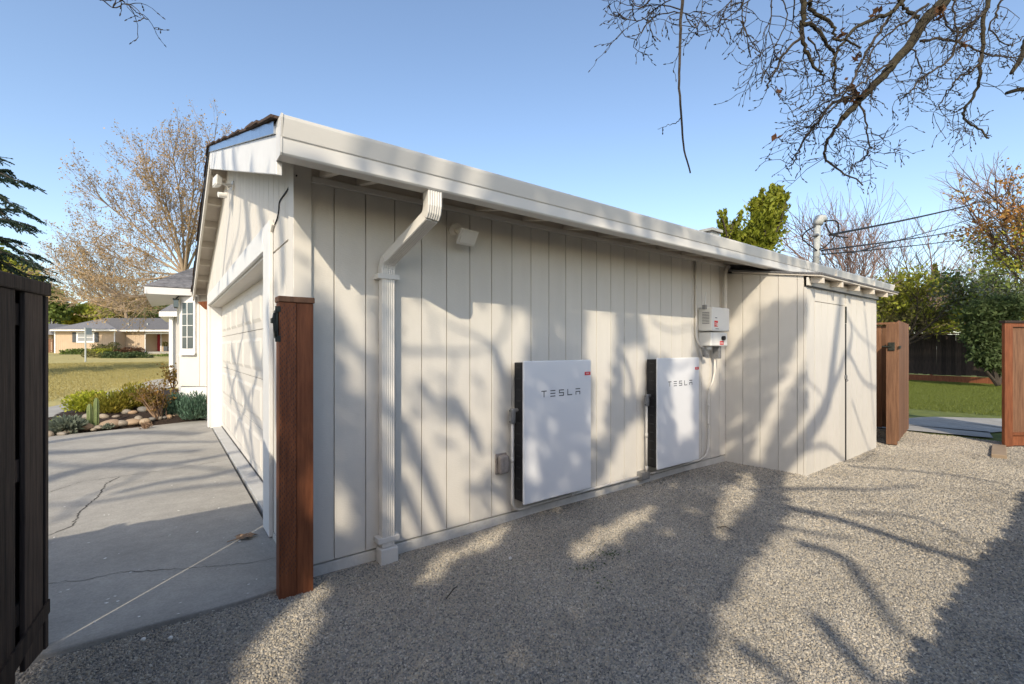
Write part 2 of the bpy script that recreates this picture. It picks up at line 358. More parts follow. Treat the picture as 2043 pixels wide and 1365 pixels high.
crack([(92, 1070), (145, 1050), (160, 1020), (195, 992), (212, 965), (238, 952)], .006, 1)
crack([(90, 985), (160, 962), (238, 951), (320, 940), (430, 922)], .003, 2)
crack([(90, 1165), (170, 1158), (240, 1142), (320, 1138), (400, 1132), (487, 1125), (550, 1114)], .0028, 3)
# floor strip inside the garage opening
thr = B((0.036, 1.03, -0.08), (0.40, 6.60, 0.014)).build('garage_threshold', 'conc2', bevel=.006); tag(thr, kind='structure')

def terr(x, y):
    s = min(1, max(0, (y - 7.75) / .9)); s = s * s * (3 - 2 * s)
    z = -0.05 + 0.17 * s + 0.0128 * max(0, y - 8.5)
    return z if y < 75 else z
lawn_f = sheet('front_lawn', -30, 8, 7.0, 90, 0, 'lawn_front', 60, 120, terr); tag(lawn_f, kind='structure')
def ribbon(name, path, w, mat, zf, lift=.012):
    m = MB(); P = [np.array(p, float) for p in path]; Q = []
    for a, b in zip(P[:-1], P[1:]):
        for i in range(8): Q.append(a + (b - a) * i / 8)
    Q.append(P[-1]); vs = []
    for i, p in enumerate(Q):
        d = Q[min(i + 1, len(Q) - 1)] - Q[max(i - 1, 0)]; d /= np.linalg.norm(d); n = np.array((-d[1], d[0]))
        for s in (-1, 1): q = p + n * w * .5 * s; vs.append((q[0], q[1], zf(q[0], q[1]) + lift))
    m.add(vs, [(2 * i, 2 * i + 2, 2 * i + 3, 2 * i + 1) for i in range(len(Q) - 1)])
    return m.build(name, mat)
tag(ribbon('garden_path', [(-5.2, 8.3), (-3.4, 8.55), (-2.35, 9.4), (-1.7, 11.2), (-1.25, 13.5), (-.8, 15.5), (-.4, 17.8), (.6, 19)], 1.15, 'concrete', terr, .03), kind='structure')
def bedz(x, y):
    f = min(1, max(0, (y - 7.25 - 0.25 * (x + 2.2) / 2.2) / 1.6)); e = min(1, max(0, (x + 2.6) / 1.6)); return 0.0 + 0.10 * f + 0.27 * f * e
def bed():
    m = MB(); vs = []; nx, ny = 26, 22
    for j in range(ny + 1):
        for i in range(nx + 1):
            x = -3.3 + 3.7 * i / nx; y0 = 7.24 + .26 * max(0, (x + 2.2) / 2.2); y1 = 8.2 + max(0, x + 3.3) * 1.25
            y = y0 + (max(y1, y0 + .3) - y0) * j / ny
            edge = min(1, min(j, ny - j) / 2)
            vs.append((x, y, max(bedz(x, y), terr(x, y) + .015) * edge + (terr(x, y) - .02) * (1 - edge) + .01 * math.sin(31 * x) * math.sin(27 * y)))
    m.add(vs, [(j * (nx + 1) + i, j * (nx + 1) + i + 1, (j + 1) * (nx + 1) + i + 1, (j + 1) * (nx + 1) + i) for j in range(ny) for i in range(nx)])
    return m.build('planting_bed', 'soil', smooth=True)
tag(bed(), kind='structure')
lawn_b = sheet('back_lawn', 9.45, 60, -30, 40, 0, 'lawn_back', 4, 4, lambda x, y: -.012); tag(lawn_b, kind='structure')
tag(ribbon('back_path', [(9.5, -1.1), (10.3, -.95), (11.4, -1.35), (12.2, -2.3), (12.5, -3.8), (12.4, -5.5)], 1.5, 'concrete', lambda x, y: 0, .012), kind='structure')
def hills():
    m = MB(); g = np.random.default_rng(4); vs = []; n = 60
    for i in range(n + 1):
        a = R(60) + R(80) * i / n; d = 900
        h = 60 + 25 * math.sin(i * .35) + 12 * math.sin(i * .9 + 1) + g.normal(0, 2)
        for rr, z in ((d - 160, -5), (d, h), (d + 250, -5)): vs.append((CAM[0] + rr * math.cos(a), CAM[1] + rr * math.sin(a), z))
    m.add(vs, [(3 * i + k, 3 * i + 3 + k, 3 * i + 4 + k, 3 * i + 1 + k) for i in range(n) for k in range(2)])
    return m.build('hills', 'hill', smooth=True)
tag(hills(), kind='structure')

# ------------------------------------------------------------------ scatter (gravel, grass): stuff
def scatter(name, x0, x1, y0, y1, zf, dens, kind, mat, size, seed, label, nx=20, ny=12, mask=None):
    m = MB(); xs = np.linspace(x0, x1, nx + 1); ys = np.linspace(y0, y1, ny + 1)
    for j in range(ny):
        for i in range(nx):
            if mask and not mask((xs[i] + xs[i + 1]) / 2, (ys[j] + ys[j + 1]) / 2): continue
            q = [(xs[i], ys[j]), (xs[i + 1], ys[j]), (xs[i + 1], ys[j + 1]), (xs[i], ys[j + 1])]
            m.add([(x, y, zf(x, y) + .001) for x, y in q], [(0, 1, 2, 3)])
    o = m.build(name, mat); tag(o, label, kind='stuff')
    nt = bpy.data.node_groups.new(name, 'GeometryNodeTree')
    nt.interface.new_socket('Geometry', in_out='INPUT', socket_type='NodeSocketGeometry'); nt.interface.new_socket('Geometry', in_out='OUTPUT', socket_type='NodeSocketGeometry')
    N, L = nt.nodes, nt.links; gi = N.new('NodeGroupInput'); go = N.new('NodeGroupOutput')
    dp = N.new('GeometryNodeDistributePointsOnFaces'); dp.inputs['Density'].default_value = dens; dp.inputs['Seed'].default_value = seed
    ip = N.new('GeometryNodeInstanceOnPoints'); L.new(gi.outputs[0], dp.inputs[0]); L.new(dp.outputs['Points'], ip.inputs['Points'])
    rv = N.new('FunctionNodeRandomValue'); rv.data_type = 'FLOAT_VECTOR'; sv = N.new('FunctionNodeRandomValue'); sv.data_type = 'FLOAT_VECTOR'
    if kind == 'pebble':
        p = N.new('GeometryNodeMeshIcoSphere'); p.inputs['Radius'].default_value = size; p.inputs['Subdivisions'].default_value = 1
        rv.inputs[1].default_value = (6.28, 6.28, 6.28); sv.inputs[0].default_value = (.55, .5, .4); sv.inputs[1].default_value = (1.5, 1.1, .9)
    else:
        p = N.new('GeometryNodeMeshCone'); p.inputs['Vertices'].default_value = 3; p.inputs['Radius Top'].default_value = 0.0
        p.inputs['Radius Bottom'].default_value = size * .09; p.inputs['Depth'].default_value = size
        rv.inputs[0].default_value = (-.7, -.7, 0); rv.inputs[1].default_value = (.7, .7, 6.28); sv.inputs[0].default_value = (.7, .7, .5); sv.inputs[1].default_value = (1.3, 1.3, 1.3)
    sm = N.new('GeometryNodeSetMaterial'); sm.inputs['Material'].default_value = M[mat]
    L.new(p.outputs['Mesh'], sm.inputs[0]); L.new(sm.outputs[0], ip.inputs['Instance'])
    L.new(rv.outputs[0], ip.inputs['Rotation']); L.new(sv.outputs[0], ip.inputs['Scale']); L.new(ip.outputs[0], go.inputs[0])
    md = o.modifiers.new('scatter', 'NODES'); md.node_group = nt
    return o
scatter('loose_gravel', -1.6, 3.4, -2.75, -.02, gz, 9500, 'pebble', 'pebble', .0064, 1, 'crushed tan and grey gravel covering the side yard', 30, 20)
scatter('loose_gravel', 3.4, 9.5, -3.2, -.02, gz, 4200, 'pebble', 'pebble', .0085, 2, 'gravel at the far end of the side yard by the shed', 30, 20)
scatter('lawn_grass', 9.5, 26, -6, 7, lambda x, y: -.012, 800, 'grass', 'grass_back', .06, 3, 'green back lawn grass in front of the dark fence', 40, 40,
        mask=lambda x, y: not (x < 13.2 and y < .2 and y < 0.2 - (x - 9.5) * .05 and (y > -1.95 - max(0, x - 11) * 2 or x > 11.5)))
scatter('lawn_grass', -9, 1.5, 9.4, 36, terr, 260, 'grass', 'grass_front', .075, 4, 'dry yellowish front lawn grass beyond the planting bed', 40, 60,
        mask=lambda x, y: x < -3.4 + (y - 9.4) * .34 - .3 or y > 19)

# ------------------------------------------------------------------ THE HOUSE (garage end)
house = thing('house', (3, 3.6, 0), 'beige garage end of a house with vertical siding and long white gutter', 'house')
GW, EY, SL = 7.27, -0.6, 0.318               # gable width, eave line, roof slope
X0, X1 = -0.2, 9.62
def roof_top(y): return 2.52 + SL * (min(y, GW - y) + 0.6)
def under(y): return roof_top(y) - 0.15
sw = B((0.03, 0.014, 0.05), (9.4, 0.12, 2.66)).build('side_wall', 'siding', house)
PITCH, G0 = 0.2035, 0.2225
edges = [0.085] + [G0 + PITCH * k for k in range(26)]
full = mesh_of(B((0, 0, 0), (PITCH - .008, .016, 2.40)), 'siding_board', 'siding')
for a, b in zip(edges[:-1], edges[1:]):
    if abs((b - a) - PITCH) < 1e-4: inst('siding_board', full, sw, (a + .004, 0.0, 0.06))
    else: B((a, 0, 0.06), (b - .004, .016, 2.46)).build('siding_board', 'siding', sw)
B((0.0, 0.0, -0.1), (9.4, 0.10, 0.045)).build('foundation', 'foundation', house)
B((-0.022, -0.022, 0.03), (0.082, 0.02, 2.52)).build('corner_board', 'trim', house, bevel=.003)
B((-0.02, 0.02, 0.03), (0.0, 0.13, 2.52)).build('corner_board', 'trim', house, bevel=.003)
B((0.085, -0.025, 2.43), (9.3, -0.001, 2.468)).build('frieze', 'trim', house, bevel=.003)
B((0.0, -0.004, 2.4685), (9.3, 0.06, 2.70)).build('eave_blocking', 'soffit', house)
B((9.3, 0.1, 0), (9.4, GW, 2.7)).build('back_wall', 'siding', house)
B((0.1, GW - .1, 0), (9.3, GW, 2.7)).build('far_wall', 'siding', house)
# front wall
fw = MB()
fw.prism([(0.02, .1, 0), (0.02, 1.0, 0), (0.02, 1.0, 2.2), (0.02, .1, 2.2)], (.1, 0, 0))
fw.prism([(0.02, 6.62, 0), (0.02, GW, 0), (0.02, GW, 2.2), (0.02, 6.62, 2.2)], (.1, 0, 0))
fw.prism([(0.02, .03, 2.2), (0.02, GW, 2.2), (0.02, GW, under(GW)), (0.02, GW / 2, under(GW / 2)), (0.02, .03, under(.03))], (.1, 0, 0))
front = fw.build('front_wall', 'siding', house)
y = 0.133
while y < GW - .02:
    y2 = min(y + PITCH - .007, GW)
    zt0, zt1 = under(y) - .003, under(y2) - .003
    top = [(0, y2, zt1)] + ([(0, GW / 2, under(GW / 2) - .003)] if y < GW / 2 < y2 else []) + [(0, y, zt0)]
    if y2 < 0.80 or y > 6.8:
        MB().prism([(0, y, 2.115), (0, y2, 2.115)] + top, (.018, 0, 0)).build('siding_board', 'siding', front)
        MB().prism([(0, y, .06), (0, y2, .06), (0, y2, 2.10), (0, y, 2.10)], (.018, 0, 0)).build('siding_board', 'siding', front)
    else:
        MB().prism([(0, y, 2.352), (0, y2, 2.352)] + top, (.018, 0, 0)).build('siding_board', 'siding', front)
    y += PITCH
B((-0.004, .1, -.1), (0.1, .80, .05)).build('foundation', 'foundation', house)
# opening trim, header, jambs
B((-.03, .741, .015), (.0, .995, 2.345)).build('door_casing', 'white', house, bevel=.004)
B((-.03, 6.60, .015), (.0, 6.80, 2.345)).build('door_casing', 'white', house, bevel=.004)
B((-.032, .998, 2.157), (.0, 6.597, 2.345)).build('door_header', 'white', house, bevel=.004)
B((.003, .97, .0), (.22, .999, 2.157)).build('door_jamb', 'white', house)
B((.003, 6.601, .0), (.22, 6.63, 2.157)).build('door_jamb', 'white', house)
B((.003, 1.0, 2.135), (.22, 6.6, 2.20)).build('header_soffit', 'trim', house)
gd = B((.205, 1.0, .02), (.24, 6.6, 2.16)).build('garage_door', 'door', house)
for k in range(4):
    z0, z1 = .02 + k * .53, .02 + (k + 1) * .53 - .006
    s = B((.178, 1.002, z0), (.2045, 6.598, z1)).build('door_section', 'door', gd, bevel=.003)
pm = MB(); pm.add([(0, 0, 0), (0, .60, 0), (0, .60, .36), (0, 0, .36), (-.012, .04, .04), (-.012, .56, .04), (-.012, .56, .32), (-.012, .04, .32)],
                  [(4, 7, 6, 5), (0, 4, 5, 1), (1, 5, 6, 2), (2, 6, 7, 3), (3, 7, 4, 0)])
pm = mesh_of(pm, 'raised_panel', 'door')
for k in range(4):
    for j in range(8): inst('raised_panel', pm, gd, (.1778, 1.05 + j * .69, .02 + k * .53 + .08))
B((.17, 1.0, .014), (.204, 6.6, .03)).build('door_seal', 'black', gd)
# roof: deck, shingle courses, barge boards, lookouts
ap = (GW / 2, roof_top(GW / 2))
def slope_slab(x0, x1, ya, yb, t0, t1):     # between roof_top - t0 and roof_top - t1
    return MB().prism([(x0, ya, roof_top(ya) - t0), (x0, yb, roof_top(yb) - t0), (x0, yb, roof_top(yb) - t1), (x0, ya, roof_top(ya) - t1)], (x1 - x0, 0, 0))
roof = slope_slab(X0 + .03, X1, -.49, GW / 2, .02, .05).build('roof', 'soffit', house)
slope_slab(X0 + .03, X1, GW / 2, GW + .6, .02, .05).build('roof_deck', 'soffit', house)
g = np.random.default_rng(3)
k = 0; yy = -.55
while yy < GW / 2 - .05:
    y2 = min(yy + .30, GW / 2 + .02); za = roof_top(yy) - .012 + g.uniform(0, .008); zb = roof_top(min(y2, GW / 2)) - .018
    xs = X0 - .025 + g.uniform(-.015, .015)
    MB().prism([(xs, yy, za), (xs, y2, zb), (xs, y2, zb + .012), (xs, yy, za + .014)], (X1 - xs, 0, 0)).build('shingle_course', 'shingle_brown', roof)
    yy += .14; k += 1
yy = GW + .62
while yy > GW / 2 + .05:
    y2 = max(yy - .30, GW / 2 - .02); za = roof_top(yy) - .012; zb = roof_top(max(y2, GW / 2)) - .018; xs = X0 - .025 + g.uniform(-.01, .01)
    MB().prism([(xs, yy, za), (xs, y2, zb), (xs, y2, zb + .012), (xs, yy, za + .014)], (X1 - xs, 0, 0)).build('shingle_course', 'shingle_brown', roof)
    yy -= .14
for (ya, yb, nm) in ((-.50, GW / 2, 0), (GW / 2 + .001, GW + .58, 1)):
    slope_slab(X0, X0 + .028, ya, yb, .085, .285 if nm == 0 else .20).build('barge_board', 'white' if nm == 0 else 'trim', house, bevel=.004)
    slope_slab(X0 - .012, X0 + .04, ya, yb, .022, .0835).build('drip_edge', 'drip' if nm == 0 else 'dark_metal', house)
for yv in list(np.arange(.35, GW / 2, .61)) + list(np.arange(GW / 2 + .35, GW + .5, .61)):
    slope_slab(X0 + .03, 0.02, yv, yv + .04, .052, .15).build('lookout', 'soffit', house)
slope_slab(0.0, 0.02, 0.1, GW / 2, .052, .149).build('gable_frieze', 'soffit', house)
slope_slab(0.0, 0.02, GW / 2, GW + .5, .052, .149).build('gable_frieze', 'soffit', house)
# near eave: rafters, fascia, gutter
rx = [0.13] + list(np.arange(.36, 9.3, .463))
for x in rx:
    MB().prism([(x, -.006, roof_top(0) - .054), (x, -.485, roof_top(-.485) - .052), (x, -.485, 2.372), (x, .0, 2.475)], (.04, 0, 0)).build('rafter_tail', 'soffit', house, bevel=.002)
B((X0 + .03, -.50, 2.366), (9.6, -.486, 2.50)).build('fascia', 'trim', house)
B((X0 + .06, -.512, 2.354), (9.6, -.478, 2.365)).build('fascia_lip', 'trim', house)
gut = MB(); prof = [(-.505, 2.335), (-.592, 2.335), (-.600, 2.345), (-.600, 2.415), (-.606, 2.421), (-.622, 2.505), (-.622, 2.521), (-.608, 2.521), (-.606, 2.508), (-.592, 2.423), (-.588, 2.35), (-.505, 2.35)]
gut.prism([(X0 + .01, a, b) for a, b in prof], (X1 + .02 - X0, 0, 0)); gutter = gut.build('gutter', 'gutter', house, bevel=.002)
for xe in (X0, X1 + .031):
    MB().prism([(xe, -.500, 2.333), (xe, -.596, 2.333), (xe, -.604, 2.345), (xe, -.604, 2.418), (xe, -.626, 2.505), (xe, -.626, 2.524), (xe, -.500, 2.524)], (.009, 0, 0)).build('gutter_end_cap', 'gutter', gutter)
B((6.9, -.627, 2.33), (6.93, -.500, 2.526)).build('gutter_joint', 'gutter', gutter); B((8.55, -.627, 2.33), (8.58, -.500, 2.526)).build('gutter_joint', 'gutter', gutter)
# downspout (corrugated rectangular pipe)
def ribbed(path, w, d, name, parent):
    prof = []
    n = 13
    for i in range(n): prof.append((-w / 2 + w * i / (n - 1), -d / 2 - (.0045 if i % 2 else 0)))
    for i in range(n): prof.append((w / 2 - w * i / (n - 1), d / 2 + (.0045 if i % 2 else 0)))
    m = MB(); k = len(prof); vs = []
    P = [np.array(p, float) for p in path]
    for i, p in enumerate(P):
        t = nrm(nrm(P[min(i + 1, len(P) - 1)] - p) + nrm(p - P[max(i - 1, 0)])) if 0 < i < len(P) - 1 else nrm(P[min(i + 1, len(P) - 1)] - P[max(i - 1, 0)])
        ex = nrm(np.array((1.0, 0, 0)) - t * t[0]); ey = np.cross(t, ex); ey = ey if ey[1] > 0 else -ey
        for a, b in prof: vs.append(p + ex * a + ey * b)
    m.add(vs, [(i * k + j, i * k + (j + 1) % k, (i + 1) * k + (j + 1) % k, (i + 1) * k + j) for i in range(len(P) - 1) for j in range(k)] + [tuple(range(k)), tuple(range((len(P) - 1) * k, len(P) * k))])
    return m.build(name, 'gutter', parent)
dsx = .553
ds = ribbed([(dsx, -.05, 1.93), (dsx, -.05, .08)], .088, .062, 'downspout', house)
ribbed([(.635, -.553, 2.36), (.635, -.553, 2.25), (.634, -.545, 2.215), (.631, -.53, 2.19)], .092, .066, 'elbow', ds)
ribbed([(.632, -.535, 2.195), (.556, -.085, 1.995)], .086, .062, 'offset_pipe', ds)
ribbed([(.557, -.095, 2.0), (.554, -.065, 1.975), (dsx, -.05, 1.94), (dsx, -.05, 1.88)], .094, .066, 'elbow', ds)
for z in (1.865, .11): B((dsx - .075, -.09, z), (dsx + .075, -.004, z + .035)).build('strap', 'gutter', ds, bevel=.003)
B((dsx - .06, -.105, -.03), (dsx + .06, -.01, .075)).build('shoe', 'gutter', ds, bevel=.006)
# rooftop vent and drain
# ------------------------------------------------------------------ lean-to shed
SX0, SX1, SY = 5.04, 7.46, -0.93
shed = thing('lean_to_shed', (6.2, -.45, 0), 'beige lean-to storage shed with plank door against the garage wall', 'shed')
def shed_top(y): return 2.40 + .1633 * y
def shed_z(y): return shed_top(y) - .045
sd = MB().prism([(SX0 + .02, -.02, -.05), (SX0 + .02, SY + .15, -.05), (SX0 + .02, SY + .15, shed_z(SY) - .02), (SX0 + .02, -.02, shed_z(0) - .02)], (SX1 - SX0 - .04, 0, 0)).build('body', 'siding', shed)
ys = [0.0, -.19, -.365, -.545, -.73, -.83, SY - .0]
ys = [-.002, -.225, -.43, -.635, -.835, SY + .029]
for a, b in zip(ys[:-1], ys[1:]):
    MB().prism([(SX0, a - .003, -.04), (SX0, b + .003, -.04), (SX0, b + .003, shed_z(b)), (SX0, a - .003, shed_z(a))], (.018, 0, 0)).build('siding_board', 'siding', sd)
DX0, DX1, DZ = 5.27, 6.22, 1.935
xb = [SX0, 5.262] + [DX1 + .008 + .2 * k for k in range(0, 6)] + [SX1]
for a, b in ((SX0, 5.262),) + tuple((DX1 + .022 + .2045 * k, DX1 + .022 + .2045 * (k + 1) - .006) for k in range(6)):
    B((a + .001, SY, -.04), (min(b, SX1), SY + .028, 2.0875)).build('siding_board', 'siding', sd)
for k in range(5): B((5.268 + k * .191, SY, DZ + .008), (5.268 + (k + 1) * .191 - .006, SY + .028, 2.0875)).build('siding_board', 'siding', sd)
dr = B((DX0, SY + .012, -.02), (DX1 - .004, SY + .028, DZ)).build('door', 'siding', shed)
for k in range(5):
    w = (DX1 - DX0 - .004) / 5; B((DX0 + k * w + .0025, SY - .002, -.03), (DX0 + (k + 1) * w - .0025, SY + .0115, DZ)).build('plank', 'siding', dr)
B((DX1 - .03, SY - .012, 1.02), (DX1 + .05, SY - .0025, 1.065)).build('hasp', 'galv', dr, bevel=.002)
MB().tube([(DX1 + .01, SY - .012, 1.02), (DX1 + .012, SY - .03, 1.0), (DX1 + .02, SY - .012, .985)], .006, 6).build('padlock', 'galv', dr)
B((DX1 - .002, SY - .014, 1.72), (DX1 + .020, SY + .002, 1.93)).build('hinge', 'iron', dr)
B((DX1 - .003, SY - .010, -.03), (DX1 + .021, SY + .012, 1.715)).build('gap_shade_strip', 'black', dr)  # black strip standing in for the dark shade of the gap beside the door
B((SX0 - .012, SY - .022, 2.10), (SX1 + .01, SY - .001, 2.19)).build('frieze_board', 'trim', shed, bevel=.003)
B((SX0 - .012, SY - .026, 2.088), (SX1 + .01, SY - .001, 2.098)).build('drip_strip', 'dark_metal', shed)
def shslab(x0, x1, ya, yb, t0, t1): return MB().prism([(x0, ya, shed_top(ya) - t0), (x0, yb, shed_top(yb) - t0), (x0, yb, shed_top(yb) - t1), (x0, ya, shed_top(ya) - t1)], (x1 - x0, 0, 0))
shslab(SX0 - .03, SX1 + .42, 0, -1.09, 0, .018).build('roof', 'shingle', shed)
shslab(SX0 - .02, SX1 + .40, -.1, -1.08, .0185, .04).build('roof_deck', 'soffit', shed)
for x in (5.09, 5.66, 6.23, 6.80, 7.37):
    MB().prism([(x, SY - .023, 2.135), (x, -1.072, 2.115), (x, -1.072, shed_top(-1.072) - .041), (x, SY - .023, shed_top(SY - .023) - .041)], (.05, 0, 0)).build('rafter_tail', 'soffit', shed, bevel=.002)

# ------------------------------------------------------------------ wall mounted things
def battery(x0, label):
    x1 = x0 + .775; t = thing('wall_battery', (x0 + .39, -.08, .15), label, 'battery', 'wall batteries on the garage siding')
    B((x0 + .012, -.143, .165), (x1 - .012, -.024, 1.288)).build('case', 'black', t, bevel=.006)
    c = B((x0, -.165, .150), (x1, -.1435, 1.302)).build('front_cover', 'battery', t, bevel=.012, seg=3)
    B((x0 + .05, -.023, .3), (x1 - .05, -.001, 1.2)).build('mounting_bracket', 'black', t)
    for z in np.arange(.25, 1.25, .09): B((x0 + .008, -.11, z), (x0 + .0118, -.06, z + .012)).build('side_slot', 'dark_metal', t)
    # lettering: five letters made of bars
    lx, lz, h, w, b = x0 + .185, 1.0, .054, .056, .0078
    yb = (-.1665, -.1655)
    def bar(xa, za, xb_, zb_): return [(lx + xa, yb[0], lz + za), (lx + xb_, yb[1], lz + zb_)]
    p = .098
    L = {0: [bar(0, h - b, w, h), bar(w / 2 - b / 2, 0, w / 2 + b / 2, h - b)],
         1: [bar(p, 0, p + w, b), bar(p, h / 2 - b / 2, p + w, h / 2 + b / 2), bar(p, h - b, p + w, h)],
         2: [bar(2 * p, 0, 2 * p + w, b), bar(2 * p, h / 2 - b / 2, 2 * p + w, h / 2 + b / 2), bar(2 * p, h - b, 2 * p + w, h), bar(2 * p, h / 2 + b / 2, 2 * p + b, h - b), bar(2 * p + w - b, b, 2 * p + w, h / 2 - b / 2)],
         3: [bar(3 * p, 0, 3 * p + b, h), bar(3 * p + b, 0, 3 * p + w, b)],
         4: [bar(4 * p, h - b, 4 * p + w, h), bar(4 * p, h / 2 - b / 2, 4 * p + w, h / 2 + b / 2), bar(4 * p, 0, 4 * p + b, h / 2 - b / 2), bar(4 * p + w - b, 0, 4 * p + w, h / 2 - b / 2)]}
    for k in range(5):
        m = MB()
        for a, q in L[k]: m.box(a, q)
        m.build('letter', 'letter', c)
    B((x1 - .085, -.1668, 1.165), (x1 - .012, -.1655, 1.195)).build('warning_sticker', 'red', c)
    for z in (1.175, 1.183): B((x1 - .07, -.1674, z), (x1 - .03, -.1669, z + .003)).build('sticker_text', 'offwhite', c)
    return t
battery(1.64, 'white flat home battery with black side, the nearer one beside the outlet box')
battery(3.395, 'white flat home battery with black side, the farther one below the inverter')
def Wp(u, v, y=-.025): return on_y(u, v, y)
def smooth_path(P, n=6):
    P = [np.asarray(p, float) for p in P]; out = []
    for i in range(len(P) - 1):
        p0, p1, p2, p3 = P[max(i - 1, 0)], P[i], P[i + 1], P[min(i + 2, len(P) - 1)]
        for k in range(n):
            t = k / n; out.append(.5 * ((2 * p1) + (-p0 + p2) * t + (2 * p0 - 5 * p1 + 4 * p2 - p3) * t * t + (-p0 + 3 * p1 - 3 * p2 + p3) * t ** 3))
    out.append(P[-1]); return out
def conduit(label, pts, r, mat='siding', parts=()):
    P = [np.array(p) for p in pts]; t = thing('conduit', P[0], label, 'conduit')
    MB().tube(P, r, 10).build('pipe', mat, t, smooth=True)
    for q in parts:
        q = np.array(q[0]), q[1]
        MB().tube([q[0] - np.array(q[1]) * .022, q[0] + np.array(q[1]) * .022], r * 1.25, 10).build('coupling', mat, t, smooth=True)
    return t
def lb(loc, ax, label):
    loc = np.array(loc); t = thing('elbow_box', loc, label, 'fitting')
    a = nrm(ax); b = np.array((1.0, 0, 0)); c = np.cross(a, b)
    MB().obox(loc - a * .062 - b * .02 - c * .022, a * .125, b * .04, c * .044).build('body', 'galv', t, bevel=.012, seg=3)
    MB().obox(loc - a * .052 - b * .026 - c * .016, a * .104, b * .0055, c * .032).build('cover', 'galv', t, bevel=.004)
    MB().tube([loc + a * .045 + b * .02, loc + a * .045 + b * .06], .017, 10).build('hub', 'galv', t)
    for s in (-1, 1): MB().tube([loc + a * .044 * s - b * .0262, loc + a * .044 * s - b * .031], .005, 6).build('screw', 'iron', t)
    return t
zc = .075
xa = 1.605
c1 = [(xa, -.06, .79)] + [(xa, -.06, z) for z in (.5, .22)] + [(xa + .004, -.057, .15), (xa + .03, -.05, .10), (xa + .08, -.04, zc), (xa + .2, -.03, zc), (2.6, -.028, zc + .005), (3.30, -.028, zc)]
conduit('thin beige conduit from the nearer battery along the wall base', c1, .012, 'siding', (((xa, -.06, .5), (0, 0, 1)), ((2.3, -.03, zc + .003), (1, 0, 0))))
lb((xa, -.065, .855), (0, 0, 1), 'grey conduit elbow box on the side of the nearer battery')
B((3.27, -.07, .045), (3.40, -.002, .125)).build('x', 'galv').name = 'junction_box'
tag(bpy.data.objects['junction_box'], 'small grey junction box at the wall base below the farther battery', 'junction box')
xb2 = 3.355
conduit('vertical beige conduit rising to the farther battery', [(xb2, -.06, .12), (xb2, -.06, .5), (xb2, -.06, .80)], .012, 'siding', (((xb2, -.06, .50), (0, 0, 1)), ((xb2, -.06, .16), (0, 0, 1))))
lb((xb2, -.065, .865), (0, 0, 1), 'grey conduit elbow box on the side of the farther battery')
xr = 4.60
conduit('beige conduit looping from the inverter switch down to the wall base', [(4.69, -.06, 1.27), (4.69, -.06, 1.12), (4.66, -.05, 1.0), (4.60, -.035, .90), (4.595, -.03, .80), (4.595, -.03, .30), (4.58, -.03, .18), (4.53, -.03, .115), (4.42, -.03, .085), (3.9, -.03, .075), (3.405, -.03, .08)], .011, 'siding',
        (((4.595, -.03, .72), (0, 0, 1)), ((4.595, -.03, .5), (0, 0, 1))))
conduit('slim beige conduit from the eave down past the inverter', [(4.34, -.012, 2.452), (4.345, -.02, 2.3), (4.345, -.02, 1.7), (4.345, -.02, 1.55), (4.36, -.04, 1.47), (4.40, -.06, 1.41)], .014)
lb((4.42, -.075, 1.36), (.35, 0, -1), 'slanted grey conduit body hanging under the inverter')
conduit('thick beige conduit bending from the eave behind the shed corner', smooth_path([(4.93, -.06, 1.80), (4.93, -.06, 2.0), (4.93, -.06, 2.2), (4.935, -.06, 2.32), (4.97, -.06, 2.40), (5.02, -.06, 2.425)], 5), .024)
inv = thing('solar_inverter', (4.6, -.09, 1.42), 'off-white two-box solar inverter with red labels left of the shed', 'inverter')
up = B((4.41, -.185, 1.605), (4.80, -.003, 1.885)).build('upper_case', 'offwhite', inv, bevel=.015, seg=3)
for k in range(8): B((4.4085, -.15, 1.69 + k * .018), (4.4098, -.06, 1.70 + k * .018)).build('side_vent', 'galv', up)
for k in range(8): B((4.4085, -.15, 1.72 + k * .018), (4.4098, -.06, 1.73 + k * .018)) 
B((4.455, -.1866, 1.655), (4.53, -.1855, 1.725)).build('warning_label', 'red', up)
for k in range(3): B((4.462, -.1874, 1.70 - k * .013), (4.50, -.1867, 1.704 - k * .013)).build('label_text', 'offwhite', up)
B((4.505, -.1874, 1.662), (4.522, -.1867, 1.70)).build('label_mark', 'offwhite', up)
B((4.47, -.1866, 1.755), (4.515, -.1857, 1.764)).build('brand_mark', 'letter', up); B((4.48, -.1866, 1.628), (4.55, -.1857, 1.635)).build('indicator_strip', 'letter', up)
lo = B((4.43, -.16, 1.43), (4.80, -.003, 1.592)).build('lower_case', 'offwhite', inv, bevel=.012, seg=3)
MB().tube([(4.68, -.161, 1.525), (4.68, -.19, 1.525)], .026, 14).build('rotary_switch', 'black', lo)
B((4.62, -.1625, 1.445), (4.705, -.1612, 1.49)).build('warning_label', 'red', lo)
for k in range(2): B((4.63, -.1632, 1.455 + k * .015), (4.69, -.1626, 1.461 + k * .015)).build('label_text', 'offwhite', lo)
B((4.665, -.13, 1.28), (4.715, -.04, 1.428)).build('disconnect', 'galv', inv, bevel=.008)
MB().tube([(4.52, -.08, 1.43), (4.52, -.08, 1.39)], .03, 12).build('cable_gland', 'offwhite', inv)
MB().tube([(4.40, -.10, 1.86), (4.42, -.10, 2.06)], .006, 6).build('antenna', 'offwhite', inv); B((4.375, -.12, 1.86), (4.409, -.08, 1.91)).build('antenna_base', 'galv', inv)
ob = thing('outlet_cover', (1.53, -.03, .46), 'smoky clear weatherproof outlet cover on the wall near the battery', 'outlet')
B((1.475, -.012, .39), (1.585, -.0005, .555)).build('back_plate', 'clear', ob, bevel=.005)
